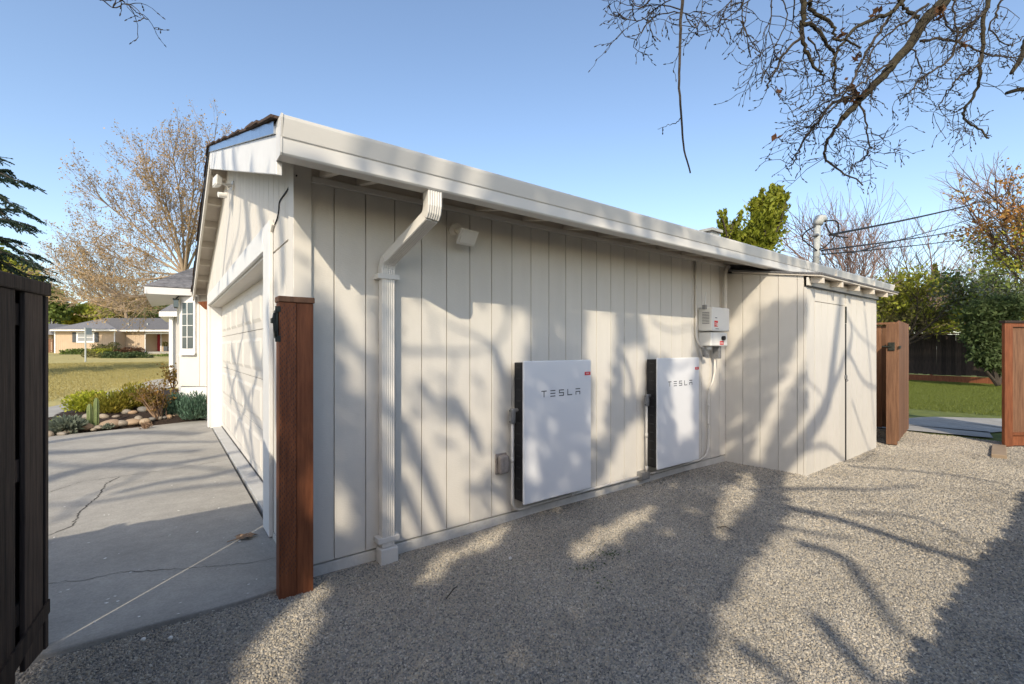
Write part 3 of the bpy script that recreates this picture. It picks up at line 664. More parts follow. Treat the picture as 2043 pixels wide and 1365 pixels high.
B((1.485, -.07, .40), (1.575, -.0125, .545)).build('bubble_lid', 'clear', ob, bevel=.018, seg=3)
for k in range(5): B((1.468, -.03, .41 + k * .028), (1.4745, -.014, .424 + k * .028)).build('rib', 'clear', ob)
def floodlight(o, face, name, label, mat, sensor):
    o = np.array(o, float); f = nrm(face); rgt = nrm(np.cross(f, (0, 0, 1))); upv = np.cross(rgt, f)
    t = thing('floodlight', o, label, 'light')
    h = o + f * .13
    MB().tube([o, o + f * .02], .055, 14).build('base', mat, t)
    MB().tube([o + f * .02, o + f * .08 - upv * .01, h], .016, 8).build('arm', mat, t)
    hd = MB(); w, hh, d = .085, .062, .06
    hd.add([h - rgt * w * .7 - upv * hh * .7 , h + rgt * w * .7 - upv * hh * .7, h + rgt * w * .7 + upv * hh * .7, h - rgt * w * .7 + upv * hh * .7] +
           [h + f * d + rgt * w * a + upv * hh * b for a, b in ((-1, -1), (1, -1), (1, 1), (-1, 1))],
           [(3, 2, 1, 0), (0, 1, 5, 4), (1, 2, 6, 5), (2, 3, 7, 6), (3, 0, 4, 7), (4, 5, 6, 7)])
    head = hd.build('lamp_head', mat, t, bevel=.008)
    MB().obox(h + f * (d + .0005) - rgt * w * .8 - upv * hh * .75, rgt * w * 1.6, upv * hh * 1.5, f * .006).build('lens', 'offwhite' if mat != 'siding' else 'trim', head, bevel=.003)
    if sensor:
        s = o + f * .10 - upv * .13; MB().tube([s - f * .03, s + f * .05 - upv * .015], [.034, .03], 12).build('motion_sensor', mat, t); MB().tube([o + f * .03, s], .012, 6).build('sensor_arm', mat, t)
    return t
floodlight((1.10, -.001, 2.30), (.12, -1, -.55), 'floodlight', 'beige painted floodlight aimed down on the siding right of the downspout', 'siding', False)
floodlight((-.001, 3.15, 3.28), (-1, -.15, .05), 'floodlight', 'white floodlight with motion sensor under the garage gable', 'offwhite', True)
# wires under the gable
cb = thing('cable', on_x(592, 350, -.004), 'thin dark cable tacked to the siding above the garage door corner', 'cable')
MB().tube(smooth_path([on_x(u, v, -.006) for u, v in ((592, 350), (580, 368), (570, 384), (558, 402), (556, 420), (553, 436), (548, 448))]), .0045, 6).build('wire', 'cable', cb)
MB().tube([on_x(u, v, -.01) for u, v in ((546, 447), (540, 470), (538, 500))], .012, 6).build('raceway', 'trim', cb)

# service mast
ms = thing('service_mast', (8.35, .12, 2.7), 'grey electrical service mast with hooded cap above the roof eave', 'mast')
mt = 7.95; mp = lambda u, v: at_t(u, v, mt)
base = at_t(1627, 521, mt)
MB().tube([base - np.array((0, 0, .25)), at_t(1631, 446, mt)], .052, 12).build('pipe', 'greypipe', ms, smooth=True)
h0 = at_t(1632, 450, mt)
MB().tube([h0, h0 + np.array((.0, 0, .06)), h0 + np.array((.03, -.02, .11)), h0 + np.array((.09, -.05, .125)), h0 + np.array((.13, -.08, .08))], [.07, .082, .085, .07, .03], 12).build('weatherhead', 'greypipe', ms, smooth=True)
B(tuple(at_t(1629, 470, mt) - np.array((.09, .05, .015))), tuple(at_t(1629, 470, mt) + np.array((.12, .05, .015)))).build('clamp', 'galv', ms)
for pts in ([(1645, 441), (1668, 441), (1673, 452), (1671, 468), (1660, 470)], [(1646, 446), (1654, 462), (1664, 470), (1680, 473), (1692, 474)],
            [(1627, 452), (1608, 462), (1601, 476), (1610, 485), (1630, 500)], [(1668, 468), (1655, 484), (1644, 494), (1634, 498)]):
    MB().tube(smooth_path([at_t(u, v, mt - .05) for u, v in pts]), .012, 6).build('drip_loop', 'cable', ms)
for i, (a, b, t1, r, lab) in enumerate([((1655, 469), (2060, 366), 26, .022, 'highest black overhead wire leaving the service mast'), ((1640, 500), (2060, 425), 30, .016, 'middle black overhead wire crossing the orange tree'),
                               ((1700, 505), (2060, 388), 34, .011, 'thin overhead wire crossing the others beyond the mast'), ((1640, 508), (2060, 448), 30, .013, 'lowest black overhead wire right of the mast')]):
    p, q = at_t(*a, mt), at_t(*b, t1)
    pts = [p + (q - p) * s + np.array((0, 0, -.55 * 4 * s * (1 - s) * .35)) for s in np.linspace(0, 1, 17)]
    w = MB().tube(pts, r, 5).build('overhead_wire', 'cable'); tag(w, lab, 'wire', 'overhead wires to the mast')
rv = thing('roof_vent', at_t(1428, 462, 6.0), 'small grey box vent on the roof near the juniper', 'vent')
q = at_t(1428, 463, 6.0); B((q[0] - .1, q[1], 2.6), (q[0] + .1, q[1] + .2, q[2])).build('stack', 'greypipe', rv); B((q[0] - .13, q[1] - .03, q[2]), (q[0] + .13, q[1] + .23, q[2] + .04)).build('cap', 'greypipe', rv, bevel=.005)

# ------------------------------------------------------------------ gate post, gates, fences
gp = thing('gate_post', (-.03, -.17, 0), 'reddish brown doubled wooden gate post with cap and iron latch', 'post')
gp1 = B((-.127, -.175, -.1), (-.036, -.085, 1.665)).build('incised_post', 'redwood', gp, bevel=.004)
gq = np.random.default_rng(5); im = MB()
slit = mesh_of(B((0, 0, 0), (.0035, .0012, .016)), 'incision', 'dark_metal')
im = MB()
for k in range(9):
    for z in np.arange(.12, 1.63, .034):
        x = -.122 + k * .0098 + gq.normal(0, .0005); zz = z + (k % 3) * .011 + gq.normal(0, .003)
        im.box((x, -.1757, zz), (x + .0026, -.1745, zz + .013))
tag(im.build('incision', 'dark_metal', gp1), kind='stuff')
B((-.0345, -.172, -.1), (.056, -.082, 1.665)).build('smooth_post', 'redwood', gp, bevel=.004)
B((-.133, -.182, 1.666), (.062, -.076, 1.70)).build('cap', 'redwood_mid', gp, bevel=.006)
la = MB(); la.box((-.146, -.165, 1.46), (-.1275, -.125, 1.62)); la.box((-.165, -.17, 1.545), (-.1475, -.13, 1.575)); lat = la.build('latch', 'iron', gp, bevel=.004)
MB().tube([(-.15, -.172, 1.60), (-.158, -.19, 1.57), (-.15, -.19, 1.50), (-.145, -.176, 1.47)], .008, 6).build('latch_lever', 'iron', lat)
B((-.148, -.178, 1.44), (-.12, -.1755, 1.475)).build('latch_foot', 'iron', lat); B((-.148, -.178, 1.61), (-.12, -.1755, 1.64)).build('latch_plate', 'iron', lat)

H = np.array((-1.121, -.056, 0)); a_ = np.array((-.21, -.9777, 0)); n_ = np.array((.9777, -.21, 0)); Z = np.array((0, 0, 1.0))
GL = 1.45
gate = thing('garden_gate', H + a_ * .5, 'dark weathered board gate swung open at the left edge', 'gate')
def gbox(s0, s1, n0, n1, z0, z1): return MB().obox(H + a_ * s0 + n_ * n0 + Z * z0, a_ * (s1 - s0), n_ * (n1 - n0), Z * (z1 - z0))
s = 0.0
while s < GL - .05: gbox(s, min(s + .145, GL), 0, .018, .05, 1.64).build('board', 'weathered', gate, bevel=.003); s += .15
s = .052
while s < GL - .1: gbox(s, s + .15, .0385, .057, .05, 1.64).build('board', 'weathered', gate, bevel=.003); s += .222
gbox(0, .028, .0185, .057, .04, 1.64).build('stile', 'weathered', gate, bevel=.003); gbox(GL - .05, GL, .0185, .057, .04, 1.64).build('stile', 'weathered', gate, bevel=.003)
for z in (.25, .85, 1.5): gbox(.03, GL - .052, .0185, .038, z, z + .09).build('rail', 'weathered', gate)
gbox(-.005, GL + .01, -.01, .066, 1.642, 1.70).build('cap_rail', 'weathered', gate, bevel=.006)
MB().prism([H + a_ * .01 + n_ * .0575 + Z * .26, H + a_ * .01 + n_ * .0575 + Z * .20, H + a_ * .55 + n_ * .0575 - Z * -.02, H + a_ * .75 + n_ * .0575 + Z * .05, H + a_ * .6 + n_ * .0575 + Z * .12], n_ * .008).build('brace', 'weathered', gate)

def board_fence(name, p0, d, length, h, label, mat, bw=.14, gap=.004, dog=False, post_every=2.4, side=1, kick=.0, hvar=.012, thick=.02, post_mat=None, cap=False):
    p0 = np.array(p0, float); d = nrm(d); n = np.array((-d[1], d[0], 0)) * side
    t = thing(name, p0 + d * length / 2, label, 'fence'); gg = np.random.default_rng(int(abs(p0[0] * 37) + abs(p0[1] * 11)))
    ang = math.atan2(d[1], d[0])
    z0 = kick + .03
    if dog: me = mesh_of(MB().prism([(0, 0, z0), (bw - gap, 0, z0), (bw - gap, 0, h - .035), (bw - gap - .03, 0, h), (.03, 0, h), (0, 0, h - .035)], (0, thick * (1 if side > 0 else -1), 0)), 'board', mat)
    else: me = mesh_of(B((0, 0, z0), (bw - gap, thick * (1 if side > 0 else -1), h)), 'board', mat)
    for i in range(int(length / bw)):
        o = inst('board', me, t, p0 + d * i * bw + np.array((0, 0, gg.uniform(-hvar, hvar))) - n * .0, (0, 0, ang))
        o.rotation_euler.y = gg.normal(0, .003)
    k = 0
    while (k - 1) * post_every < length - .2:
        q = p0 + d * min(k * post_every, length - .09); MB().obox(q - n * .0925, d * .09, n * .09, Z * (h - .02)).build('post', post_mat or mat, t); k += 1
    for z in (.35, h - .35): MB().obox(p0 - n * .0405 + Z * z, d * length, n * .0385, Z * .09).build('rail', mat, t)
    if kick: MB().obox(p0 + n * (thick + .003), d * length, n * .035, Z * kick).build('kick_board', post_mat or mat, t, bevel=.004)
    if cap: MB().obox(p0 - n * .06 + Z * (h + .015), d * length, n * .14, Z * .035).build('cap_rail', post_mat or mat, t)
    return t
board_fence('board_fence', (-7.5, -.04, 0), (1, 0, 0), 6.385, 1.70, 'brown board fence running left from the open gate, outside the frame', 'weathered', side=-1)
board_fence('picket_fence', (-7.0, -4.36, 0), (1, 0, 0), 15.2, 1.82, 'board fence along the gravel opposite the garage, throwing the jagged shadow', 'weathered', dog=True, side=1, bw=.146, hvar=.03)
board_fence('back_fence', (26.6, 9.0, 0), (-.16, -1, 0), 18, 1.98, 'dark weathered board fence behind the back lawn', 'weathered', side=-1, kick=.26, post_mat='redwood', bw=.155, hvar=.02, cap=True)
# side gate (open) beside the shed
N0 = np.array((7.82, -1.08, 0)); F0 = np.array((9.32, -.87, 0)); d1 = nrm(F0 - N0); n1 = np.array((d1[1], -d1[0], 0)); L1 = 1.5
sg = thing('side_gate', (N0 + F0) / 2, 'brown plank gate standing open beside the shed', 'gate')
def sbox(s0, s1, n0, n1_, z0, z1): return MB().obox(N0 + d1 * s0 + n1 * n0 + Z * z0, d1 * (s1 - s0), n1 * (n1_ - n0), Z * (z1 - z0))
sbox(0, .09, -.125, -.001, .0, 1.76).build('stile', 'redwood_mid', sg, bevel=.004); sbox(L1 - .09, L1, -.09, -.001, .02, 1.76).build('stile', 'redwood_mid', sg)
for i in range(10): sbox(i * .15, i * .15 + .145, 0, .02, .06 + .01 * (i % 3), 1.80 + .008 * (i % 2)).build('board', 'redwood_mid', sg, bevel=.003)
for z in (.2, 1.45): sbox(.09, L1 - .09, -.05, -.001, z, z + .09).build('rail', 'redwood_mid', sg)
hg = sbox(-.03, .16, .0205, .030, 1.40, 1.44).build('hinge', 'iron', sg); 
q = N0 - d1 * .004; MB().obox(q - n1 * .10 + Z * 1.37, n1 * .075, -d1 * .012, Z * .12).build('latch_plate', 'iron', sg, bevel=.003)
MB().tube([q - n1 * .06 - d1 * .014 + Z * 1.43, q - n1 * .17 - d1 * .02 + Z * 1.43], .012, 6).build('latch_bolt', 'iron', sg)
board_fence('return_fence', (9.36, -.80, 0), (0, 1, 0), .98, 1.80, 'shaded brown fence panel between the shed and the open side gate', 'redwood_mid', side=1, bw=.14, cap=True)
# right hand gate leaf
P0 = np.array((8.96, -2.0, 0)); d2 = np.array((.7976, -.6032, 0)); n2 = np.array((-.6032, -.7976, 0))
rg = thing('framed_gate', P0 + d2 * .6, 'reddish framed plywood gate leaf at the right edge', 'gate')
def rbox(s0, s1, n0, n1_, z0, z1): return MB().obox(P0 + d2 * s0 + n2 * n0 + Z * z0, d2 * (s1 - s0), n2 * (n1_ - n0), Z * (z1 - z0))
rbox(0, .115, 0, .045, .0, 1.765).build('stile', 'redwood', rg, bevel=.004); rbox(1.1, 1.2, 0, .045, .0, 1.765).build('stile', 'redwood', rg, bevel=.004)
rbox(-.01, 1.21, -.03, .06, 1.766, 1.80).build('cap_rail', 'weathered', rg, bevel=.004); rbox(.116, 1.099, 0, .04, 1.71, 1.765).build('top_rail', 'redwood', rg)
rbox(.116, 1.099, -.015, .012, .20, 1.709).build('panel', 'redwood_mid', rg); rbox(.116, 1.099, 0, .04, .155, .199).build('bottom_rail', 'redwood', rg, bevel=.003)
rbox(.116, 1.099, -.01, .02, .01, .154).build('kick_board', 'redwood', rg)
tb = MB().obox(np.array((8.0, -2.15, -.05)), (.92, .10, 0), (-.02, .14, 0), (0, 0, .075)).build('timber_edging', 'redwood_mid', bevel=.008)
tb.data.materials[0] = M['twig_tan']; tag(tb, 'pale timber edging at the end of the gravel by the framed gate', 'edging')

# ------------------------------------------------------------------ small litter
def dead_leaf(u, v, size, label, mat='leaf_brown'):
    c = on_z(u, v, .008); m = MB(); n = 15; vs = [tuple(c + np.array((0, 0, .012)))]
    for i in range(n):
        a = 2 * math.pi * i / n; rr = size * (1.0 if i % 3 == 0 else .55 if i % 3 == 1 else .7)
        vs.append(tuple(c + np.array((rr * math.cos(a), rr * .8 * math.sin(a), .004 + .02 * abs(math.sin(2.3 * a))))))
    m.add(vs, [(0, i + 1, (i + 1) % n + 1) for i in range(n)])
    d = c + np.array((-size * 1.4, -.02, .006)); m.tube([c + np.array((-size * .3, 0, .008)), d], .003, 4)
    return tag(m.build('fallen_leaf', mat), label, 'leaf')
dead_leaf(490, 1073, .085, 'dry brown leaf curled on the driveway near the post', 'stem_tan')
gg = np.random.default_rng(21)
fl = MB()
for k in range(60):
    c = on_z(gg.uniform(95, 530), gg.uniform(960, 1250), .009)
    if c[0] > -.05: continue
    s = gg.uniform(.004, .011); a = gg.uniform(0, 6.28)
    fl.add([c + np.array((math.cos(a + q), math.sin(a + q) * .6, 0)) * s + np.array((0, 0, .001 * j)) for j, q in enumerate((0, 1.6, 3.1, 4.6))], [(0, 1, 2, 3)])
tag(fl.build('paint_flecks', 'offwhite'), 'tiny pale flecks scattered on the driveway concrete', kind='stuff')
for k, (u, v) in enumerate([(1018, 1114), (340, 1274), (286, 1277)]):
    c = on_z(u, v, .0); m = MB(); n = 9
    m.tube([c + np.array((0, 0, -.004)), c + np.array((0, 0, .006)), c + np.array((0, 0, .011))], [.009, .011, .005], 8)
    tag(m.build('white_pebble', 'offwhite', smooth=True), ['single white pebble on the gravel below the nearer battery', 'white pebble in the dark gravel by the driveway edge, right one', 'white pebble in the dark gravel by the driveway edge, left one'][k], 'pebble')
weeds = []
gq = np.random.default_rng(31)
for u, v, n in ((1215, 1105, 60), (1170, 1135, 35), (1210, 1170, 14)):
    c = on_z(u, v, 0); weeds += [c + np.array((gq.normal(0, .07), gq.normal(0, .04), gq.uniform(0, .012))) for _ in range(n)]
V, Fc = leaf_mesh(weeds, .009, 2.0, 5); tag(build_np('weed_patch', V, Fc, 'leaf_dark'), 'small dark weeds sprouting in the gravel', kind='stuff')
for k, (a, b) in enumerate([((1430, 1052), (1466, 1060)), ((890, 1195), (912, 1170))]):
    p, q = on_z(*a, .004), on_z(*b, .006); mid = (p + q) / 2 + np.array((.02, .01, .012))
    tag(MB().tube([p, mid, q], [.003, .004, .002], 5).build('fallen_twig', 'bark'), ['thin twig lying in the sunlit gravel patch before the shed', 'thin twig lying on shaded gravel near the downspout'][k], 'twig')

# ------------------------------------------------------------------ planting bed
def blob_pts(c, r, n, seed, squash=1.0, shell=.55):
    g = np.random.default_rng(seed); d = g.normal(size=(n, 3)); d /= np.linalg.norm(d, axis=1)[:, None]
    k = g.uniform(shell, 1, n)[:, None]; return np.asarray(c) + d * k * np.asarray(r)
gs = np.random.default_rng(12)
sm_ = []
for k in range(4):
    bm = bmesh.new(); bmesh.ops.create_icosphere(bm, subdivisions=2, radius=1)
    for v in bm.verts: v.co *= 1 + .12 * math.sin(3 * v.co.x + k) * math.cos(2 * v.co.y + 2 * k)
    me = bpy.data.meshes.new('river_stone'); bm.to_mesh(me); bm.free(); me.materials.append(M['stone']); me.shade_smooth(); sm_.append(me)
def stone(u, v, w, seed):
    t = 1.40 * F_PX / (v - HZ); c = at_t(u, v, t); s = w * t / F_PX / 2
    o = bpy.data.objects.new('river_stone', sm_[seed % 4]); COL.objects.link(o); o.location = (c[0], c[1] + .05, max(0, bedz(c[0], c[1])) + s * .35)
    s *= 1.3; o.scale = (s * 1.05, s * gs.uniform(.7, .9), s * gs.uniform(.5, .62)); o.rotation_euler = (gs.normal(0, .12), gs.normal(0, .12), gs.uniform(-1, 1) * .7 - .65)
    return o
row = [(92, 871, 20), (108, 866, 18), (122, 869, 14), (133, 866, 18), (147, 863, 16), (171, 860, 23), (186, 861, 10), (197, 859, 15), (219, 856, 27), (241, 854, 20), (262, 852, 21), (276, 848, 14), (286, 850, 18), (303, 847, 14), (316, 845, 14), (328, 844, 10), (337, 843, 13), (350, 841, 10), (404, 837, 13), (366, 840, 11), (382, 839, 10),
       (176, 850, 18), (194, 846, 18), (207, 849, 15), (221, 841, 20), (236, 840, 18), (252, 844, 16), (264, 844, 13), (287, 841, 18), (300, 838, 9), (345, 836, 12), (203, 837, 14), (231, 848, 11), (158, 851, 12), (403, 830, 10), (248, 836, 12), (190, 837, 11), (213, 857, 9)]
ORD = ['first', 'second', 'third', 'fourth', 'fifth', 'sixth', 'seventh', 'eighth', 'ninth', 'tenth', 'eleventh', 'twelfth', 'thirteenth', 'fourteenth', 'fifteenth', 'sixteenth', 'seventeenth', 'eighteenth', 'nineteenth', 'twentieth', 'twenty-first']
for part, where in ((sorted(row[:21]), 'front row along the driveway edge'), (sorted(row[21:]), 'back row behind the driveway edge')):
    for i, (u, v, w) in enumerate(part):
        tag(stone(u, v, w, i), f"{'large' if w > 17 else 'small' if w < 12 else 'rounded'} river stone, {ORD[i]} from the left in the {where}", 'stone', 'river stones edging the driveway bed')
def plant(name, u, v, t, label, cat='plant'):
    c = at_t(u, v, t); c[2] = max(bedz(c[0], c[1]), 0.0) + .0
    return thing(name, c, label, cat), c
def upx(t): return t / F_PX
# lavender-like grey bush
t_, c = plant('grey_shrub', 132, 862, 7.55, 'low grey-green shrub at the left end of the stone row')
V, Fc = leaf_mesh(blob_pts(c + np.array((0, .05, .12)), (.24, .2, .14), 1300, 3, shell=.2), .035, 3.0, 3, up=.8); build_np('foliage', V, Fc, 'leaf_grey', t_)
o_ = []; tp = []
for k in range(12): grow(np.random.default_rng(k), c, (gs.normal(0, .6), gs.normal(0, .6), 1), .2, .006, 0, o_, tp)
tubes(o_).build('stems', 'stem_tan', t_)
t_, c = plant('columnar_cactus', 184, 840, 7.9, 'slim columnar cactus with two upright stems', 'cactus')
for dx, hh in ((-.03, .40), (.05, .50)):
    m = MB(); n = 14; vs = []
    zz = np.linspace(-.05, hh, 9); base_ = c + np.array((dx, 0, 0))
    for i, z in enumerate(zz):
        r0 = .042 * (1 if i < 7 else .9 if i == 7 else .45)
        for j in range(n): a = 2 * math.pi * j / n; rr = r0 * (1 if j % 2 else .78); vs.append(base_ + np.array((rr * math.cos(a) + .02 * z * dx * 10, rr * math.sin(a), z)))
    m.add(vs, [(i * n + j, i * n + (j + 1) % n, (i + 1) * n + (j + 1) % n, (i + 1) * n + j) for i in range(8) for j in range(n)] + [tuple(range(8 * n, 9 * n))]); m.build('stem', 'cactus', t_)
def succulent(name, u, v, t, r, n, size, mat, seed, label, aspect=3.5, up=1.2, shell=.3):
    t_, c = plant(name, u, v, t, label); P = blob_pts(c + np.array((0, 0, r[2] * .55)), r, n, seed, shell=shell); P = P[P[:, 2] > c[2] + .01]
    ax = (P - c); V, Fc = leaf_mesh(P, size, aspect, seed, axis=ax / np.linalg.norm(ax, axis=1)[:, None] + np.array((0, 0, up * .5)), jitter=.4); build_np('foliage', V, Fc, mat, t_)
    o_ = []; tp = []
    for k in range(8): grow(np.random.default_rng(seed + k), c, (gs.normal(0, .7), gs.normal(0, .7), 1), r[2] * .7, .008, 0, o_, tp)
    tubes(o_).build('stems', 'stem_tan', t_); return t_
succulent('lime_succulent', 178, 824, 8.75, (.40, .3, .25), 2200, .032, 'leaf_lime', 41, 'lime yellow succulent mound behind the cactus', 1.6, .6)
succulent('finger_succulent', 222, 826, 8.65, (.34, .26, .26), 2600, .017, 'leaf_finger', 42, 'orange-tipped finger succulent clump right of the cactus', 4)
succulent('finger_succulent', 268, 818, 8.95, (.34, .26, .32), 2800, .017, 'leaf_finger', 43, 'taller finger succulent clump left of the woody shrub', 4)
succulent('blue_succulent', 352, 812, 8.9, (.24, .2, .28), 2200, .016, 'leaf_blue', 44, 'blue-green chalk stick plant, left one by the bay wall', 4.5)
succulent('blue_succulent', 390, 810, 8.85, (.28, .22, .34), 2600, .016, 'leaf_blue', 45, 'blue-green chalk stick plant against the garage corner', 4.5)
succulent('rosette_plant', 122, 826, 7.9, (.12, .12, .10), 130, .045, 'leaf_lime', 46, 'small pale rosette plant left of the cactus on a bare stem', 1.5)
succulent('rosette_plant', 110, 838, 7.8, (.09, .09, .08), 80, .05, 'leaf_lime', 47, 'tiny pale rosette plant above the grey shrub, leftmost', 1.5)
succulent('dry_tuft', 290, 836, 8.0, (.10, .08, .09), 120, .014, 'stem_tan', 48, 'dry straw-coloured tuft at the foot of the woody shrub', 5)
succulent('low_green_plant', 215, 838, 7.9, (.10, .08, .06), 200, .02, 'leaf_grey', 49, 'low grey-green plant just behind the stones by the cactus', 2)
# woody shrub with reddish leaves
t_, c = plant('woody_shrub', 318, 820, 8.6, 'leggy shrub of bare woody stems with reddish green tops', 'shrub')
o_ = []; tp = []
for k in range(13):
    g_ = np.random.default_rng(60 + k); grow(g_, c + g_.normal(0, .05, 3) * (1, 1, 0), (g_.normal(0, .34), g_.normal(0, .3), 1), .42, .016, 1, o_, tp, spread=.45, kids=(2, 3), ratio=.55, rr=.6)
tubes(o_, 4).build('stems', 'stem_tan', t_)
P = np.array([p for p, d in tp]); P = np.repeat(P, 9, 0) + gs.normal(0, .04, (len(P) * 9, 3)); V, Fc = leaf_mesh(P, .026, 2.2, 61, up=.5); build_np('foliage', V, Fc, 'leaf_red', t_)
t_, c = plant('bare_shrub', 345, 775, 13.0, 'small bare reddish shrub by the far house corner', 'shrub'); c[2] = .25
o_ = []; tp = []
for k in range(9): grow(np.random.default_rng(80 + k), c, (gs.normal(0, .4), gs.normal(0, .4), 1), .45, .014, 1, o_, tp, kids=(2, 4))
tubes(o_).build('stems', 'leaf_brown', t_)
V, Fc = leaf_mesh(np.repeat(np.array([p for p, d in tp]), 5, 0) + gs.normal(0, .06, (len(tp) * 5, 3)), .05, 1.5, 81); build_np('foliage', V, Fc, 'leaf_red', t_)

# ------------------------------------------------------------------ own house beyond the garage: bay and wings
bay = thing('house_wing', (-.1, 8.6, .3), 'beige front wing of the house with a paned window beyond the garage', 'house')
A_, B_ = np.array((-.40, 8.2, 0)), np.array((.02, 7.73, 0)); db = nrm(B_ - A_); nb = np.array((db[1], -db[0], 0)); nb = nb if nb[1] < 0 else -nb
LB_ = np.linalg.norm(B_ - A_)
MB().prism([A_ + Z * .66, B_ + Z * .66, (1.6, 7.73, .66), (1.6, 10.4, .66), (-.40, 10.4, .66)], (0, 0, 1.86)).build('wall', 'siding', bay)
MB().prism([A_ + Z * -.1 + np.array((.03, .03, 0)), B_ + Z * -.1 + np.array((.0, .03, 0)), (1.5, 7.8, -.1), (1.5, 10.3, -.1), (-.37, 10.3, -.1)], (0, 0, .758)).build('foundation', 'white', bay)
def bb(s0, s1, n0, n1_, z0, z1): return MB().obox(A_ + db * s0 + nb * n0 + Z * z0, db * (s1 - s0), nb * (n1_ - n0), Z * (z1 - z0))
wn_ = bb(.06, .40, .002, .035, 1.30, 2.42).build('window', 'white', bay, bevel=.004)
bb(.105, .355, .036, .040, 1.40, 2.30).build('pane_glass', 'glass', wn_)
bb(.222, .238, .0405, .052, 1.40, 2.30).build('mullion', 'white', wn_)
for k in range(1, 4): bb(.105, .355, .0405, .050, 1.40 + k * .225 - .006, 1.40 + k * .225 + .006).build('muntin', 'white', wn_)
bb(.05, .41, .036, .06, 1.27, 1.31).build('sill', 'white', wn_)
bb(.45, .47, .0, .012, .68, 2.45).build('batten', 'trim', bay)
# upper hip roof next to the garage
e0 = at_t(288, 573, 8.6); e1 = at_t(384, 575, 9.0); ez = 2.56
ra, rb = np.array((e0[0], e0[1], ez)), np.array((e1[0] + .35, e1[1] - .05, ez))
rbk = np.array((e0[0] + .05, e0[1] + 3.4, ez))
MB().prism([ra, rb, rb + np.array((0, .02, -.13)), ra + np.array((0, .02, -.13))], (.0, .03, 0)).build('fascia', 'white', bay)
MB().prism([ra, rbk, rbk - Z * .13, ra - Z * .13], (.03, .0, 0)).build('fascia', 'white', bay)
apx = np.array((.35, e0[1] + 1.25, 3.42))
rf = MB().add([ra + Z * .01, rb + Z * .01, apx + np.array((.6, 0, .1)), apx, rbk + Z * .01, rbk + np.array((2.2, 0, .9))], [(0, 1, 2, 3), (0, 3, 5, 4)]).build('roof', 'shingle', bay)
rc = 14
for k in range(rc):
    f0, f1 = k / rc, (k + 1) / rc + .02
    l0, l1 = ra + (apx - ra) * f0, ra + (apx - ra) * min(1, f1); r0, r1 = rb + (apx + np.array((.6, 0, .1)) - rb) * f0, rb + (apx + np.array((.6, 0, .1)) - rb) * min(1, f1)
    MB().add([l0 + Z * .028, r0 + Z * .028, r1 + Z * .018, l1 + Z * .018, l0 + Z * .012, r0 + Z * .012], [(0, 1, 2, 3), (4, 5, 1, 0)]).build('shingle_course', 'shingle', rf)
MB().add([ra - Z * .125 + np.array((.03, .03, 0)), rb - Z * .125, rb - Z * .125 + np.array((0, .9, 0)), rbk - Z * .125 + np.array((.03, 0, 0))], [(3, 2, 1, 0)]).build('soffit', 'white', bay)
# farther wing
w2 = thing('far_wing', (0, 16, .2), 'farther beige wing of the house with white eave left of the window', 'house')
p_, q_ = at_t(337, 695, 14.0), at_t(362, 695, 14.2)
MB().prism([(p_[0] + .02, p_[1] + .02, .1), (q_[0] + .4, q_[1], .1), (q_[0] + .4, q_[1] + 4, .1), (p_[0] + .25, p_[1] + 4, .1)], (0, 0, 2.4)).build('wall', 'tan_siding', w2).data.materials[0] = M['siding']
MB().obox(np.array((p_[0], p_[1], .1)), (.09, -.06, 0), (.06, .09, 0), (0, 0, 2.36)).build('corner_board', 'white', w2)
B((p_[0] + .19, p_[1] - .14, .15), (p_[0] + .22, p_[1] - .09, 2.4)).build('batten', 'trim', w2)
f0, f1 = at_t(317, 623, 14.0), at_t(366, 623, 13.6)
MB().prism([f0 + Z * .02, f1 + Z * .02, f1 - Z * .13, f0 - Z * .13], (.02, .03, 0)).build('fascia', 'white', w2)
MB().add([f0 + Z * .02, f1 + Z * .02, f1 + np.array((.5, 1.5, .95)), f0 + np.array((1.1, 1.6, .95)), f0 + np.array((.2, 4.4, .02)), f0 + np.array((1.4, 4, .95))], [(0, 1, 2, 3), (0, 3, 5, 4)]).build('roof', 'shingle', w2)
MB().add([f0 - Z * .12, f1 - Z * .12, f1 + np.array((.3, 1, -.12)), f0 + np.array((.2, 4, -.12))], [(3, 2, 1, 0)]).build('soffit', 'white', w2)
lan = thing('wall_lantern', at_t(352, 606, 8.95), 'small wall lantern on the house wing left of the window', 'lantern')
lp = at_t(351, 606, 8.98); B(tuple(lp - np.array((.04, .04, .07))), tuple(lp + np.array((.04, .04, .07)))).build('glass_box', 'glass', lan); B(tuple(lp + np.array((-.05, -.05, .07))), tuple(lp + np.array((.05, .05, .10)))).build('cap', 'iron', lan)
B(tuple(lp + np.array((-.03, -.03, -.09))), tuple(lp + np.array((.03, .03, -.07)))).build('base', 'iron', lan); MB().tube([lp + Z * .1, lp + np.array((.05, .1, .16))], .012, 6).build('arm', 'iron', lan)
br = thing('bracket', at_t(404, 610, 8.6), 'reddish brown wooden bracket at the end of the garage wall', 'bracket')
bq = at_t(404, 606, 8.75); MB().prism([bq + np.array((-.08, 0, .03)), bq + np.array((.12, 0, .06)), bq + np.array((.12, 0, -.12)), bq + np.array((.04, 0, -.10))], (0, .06, 0)).build('bracket_arm', 'redwood', br)
MB().tube([bq + np.array((.09, .02, -.1)), bq + np.array((.09, .02, -1.9))], .02, 8).build('chain_pipe', 'redwood', br)

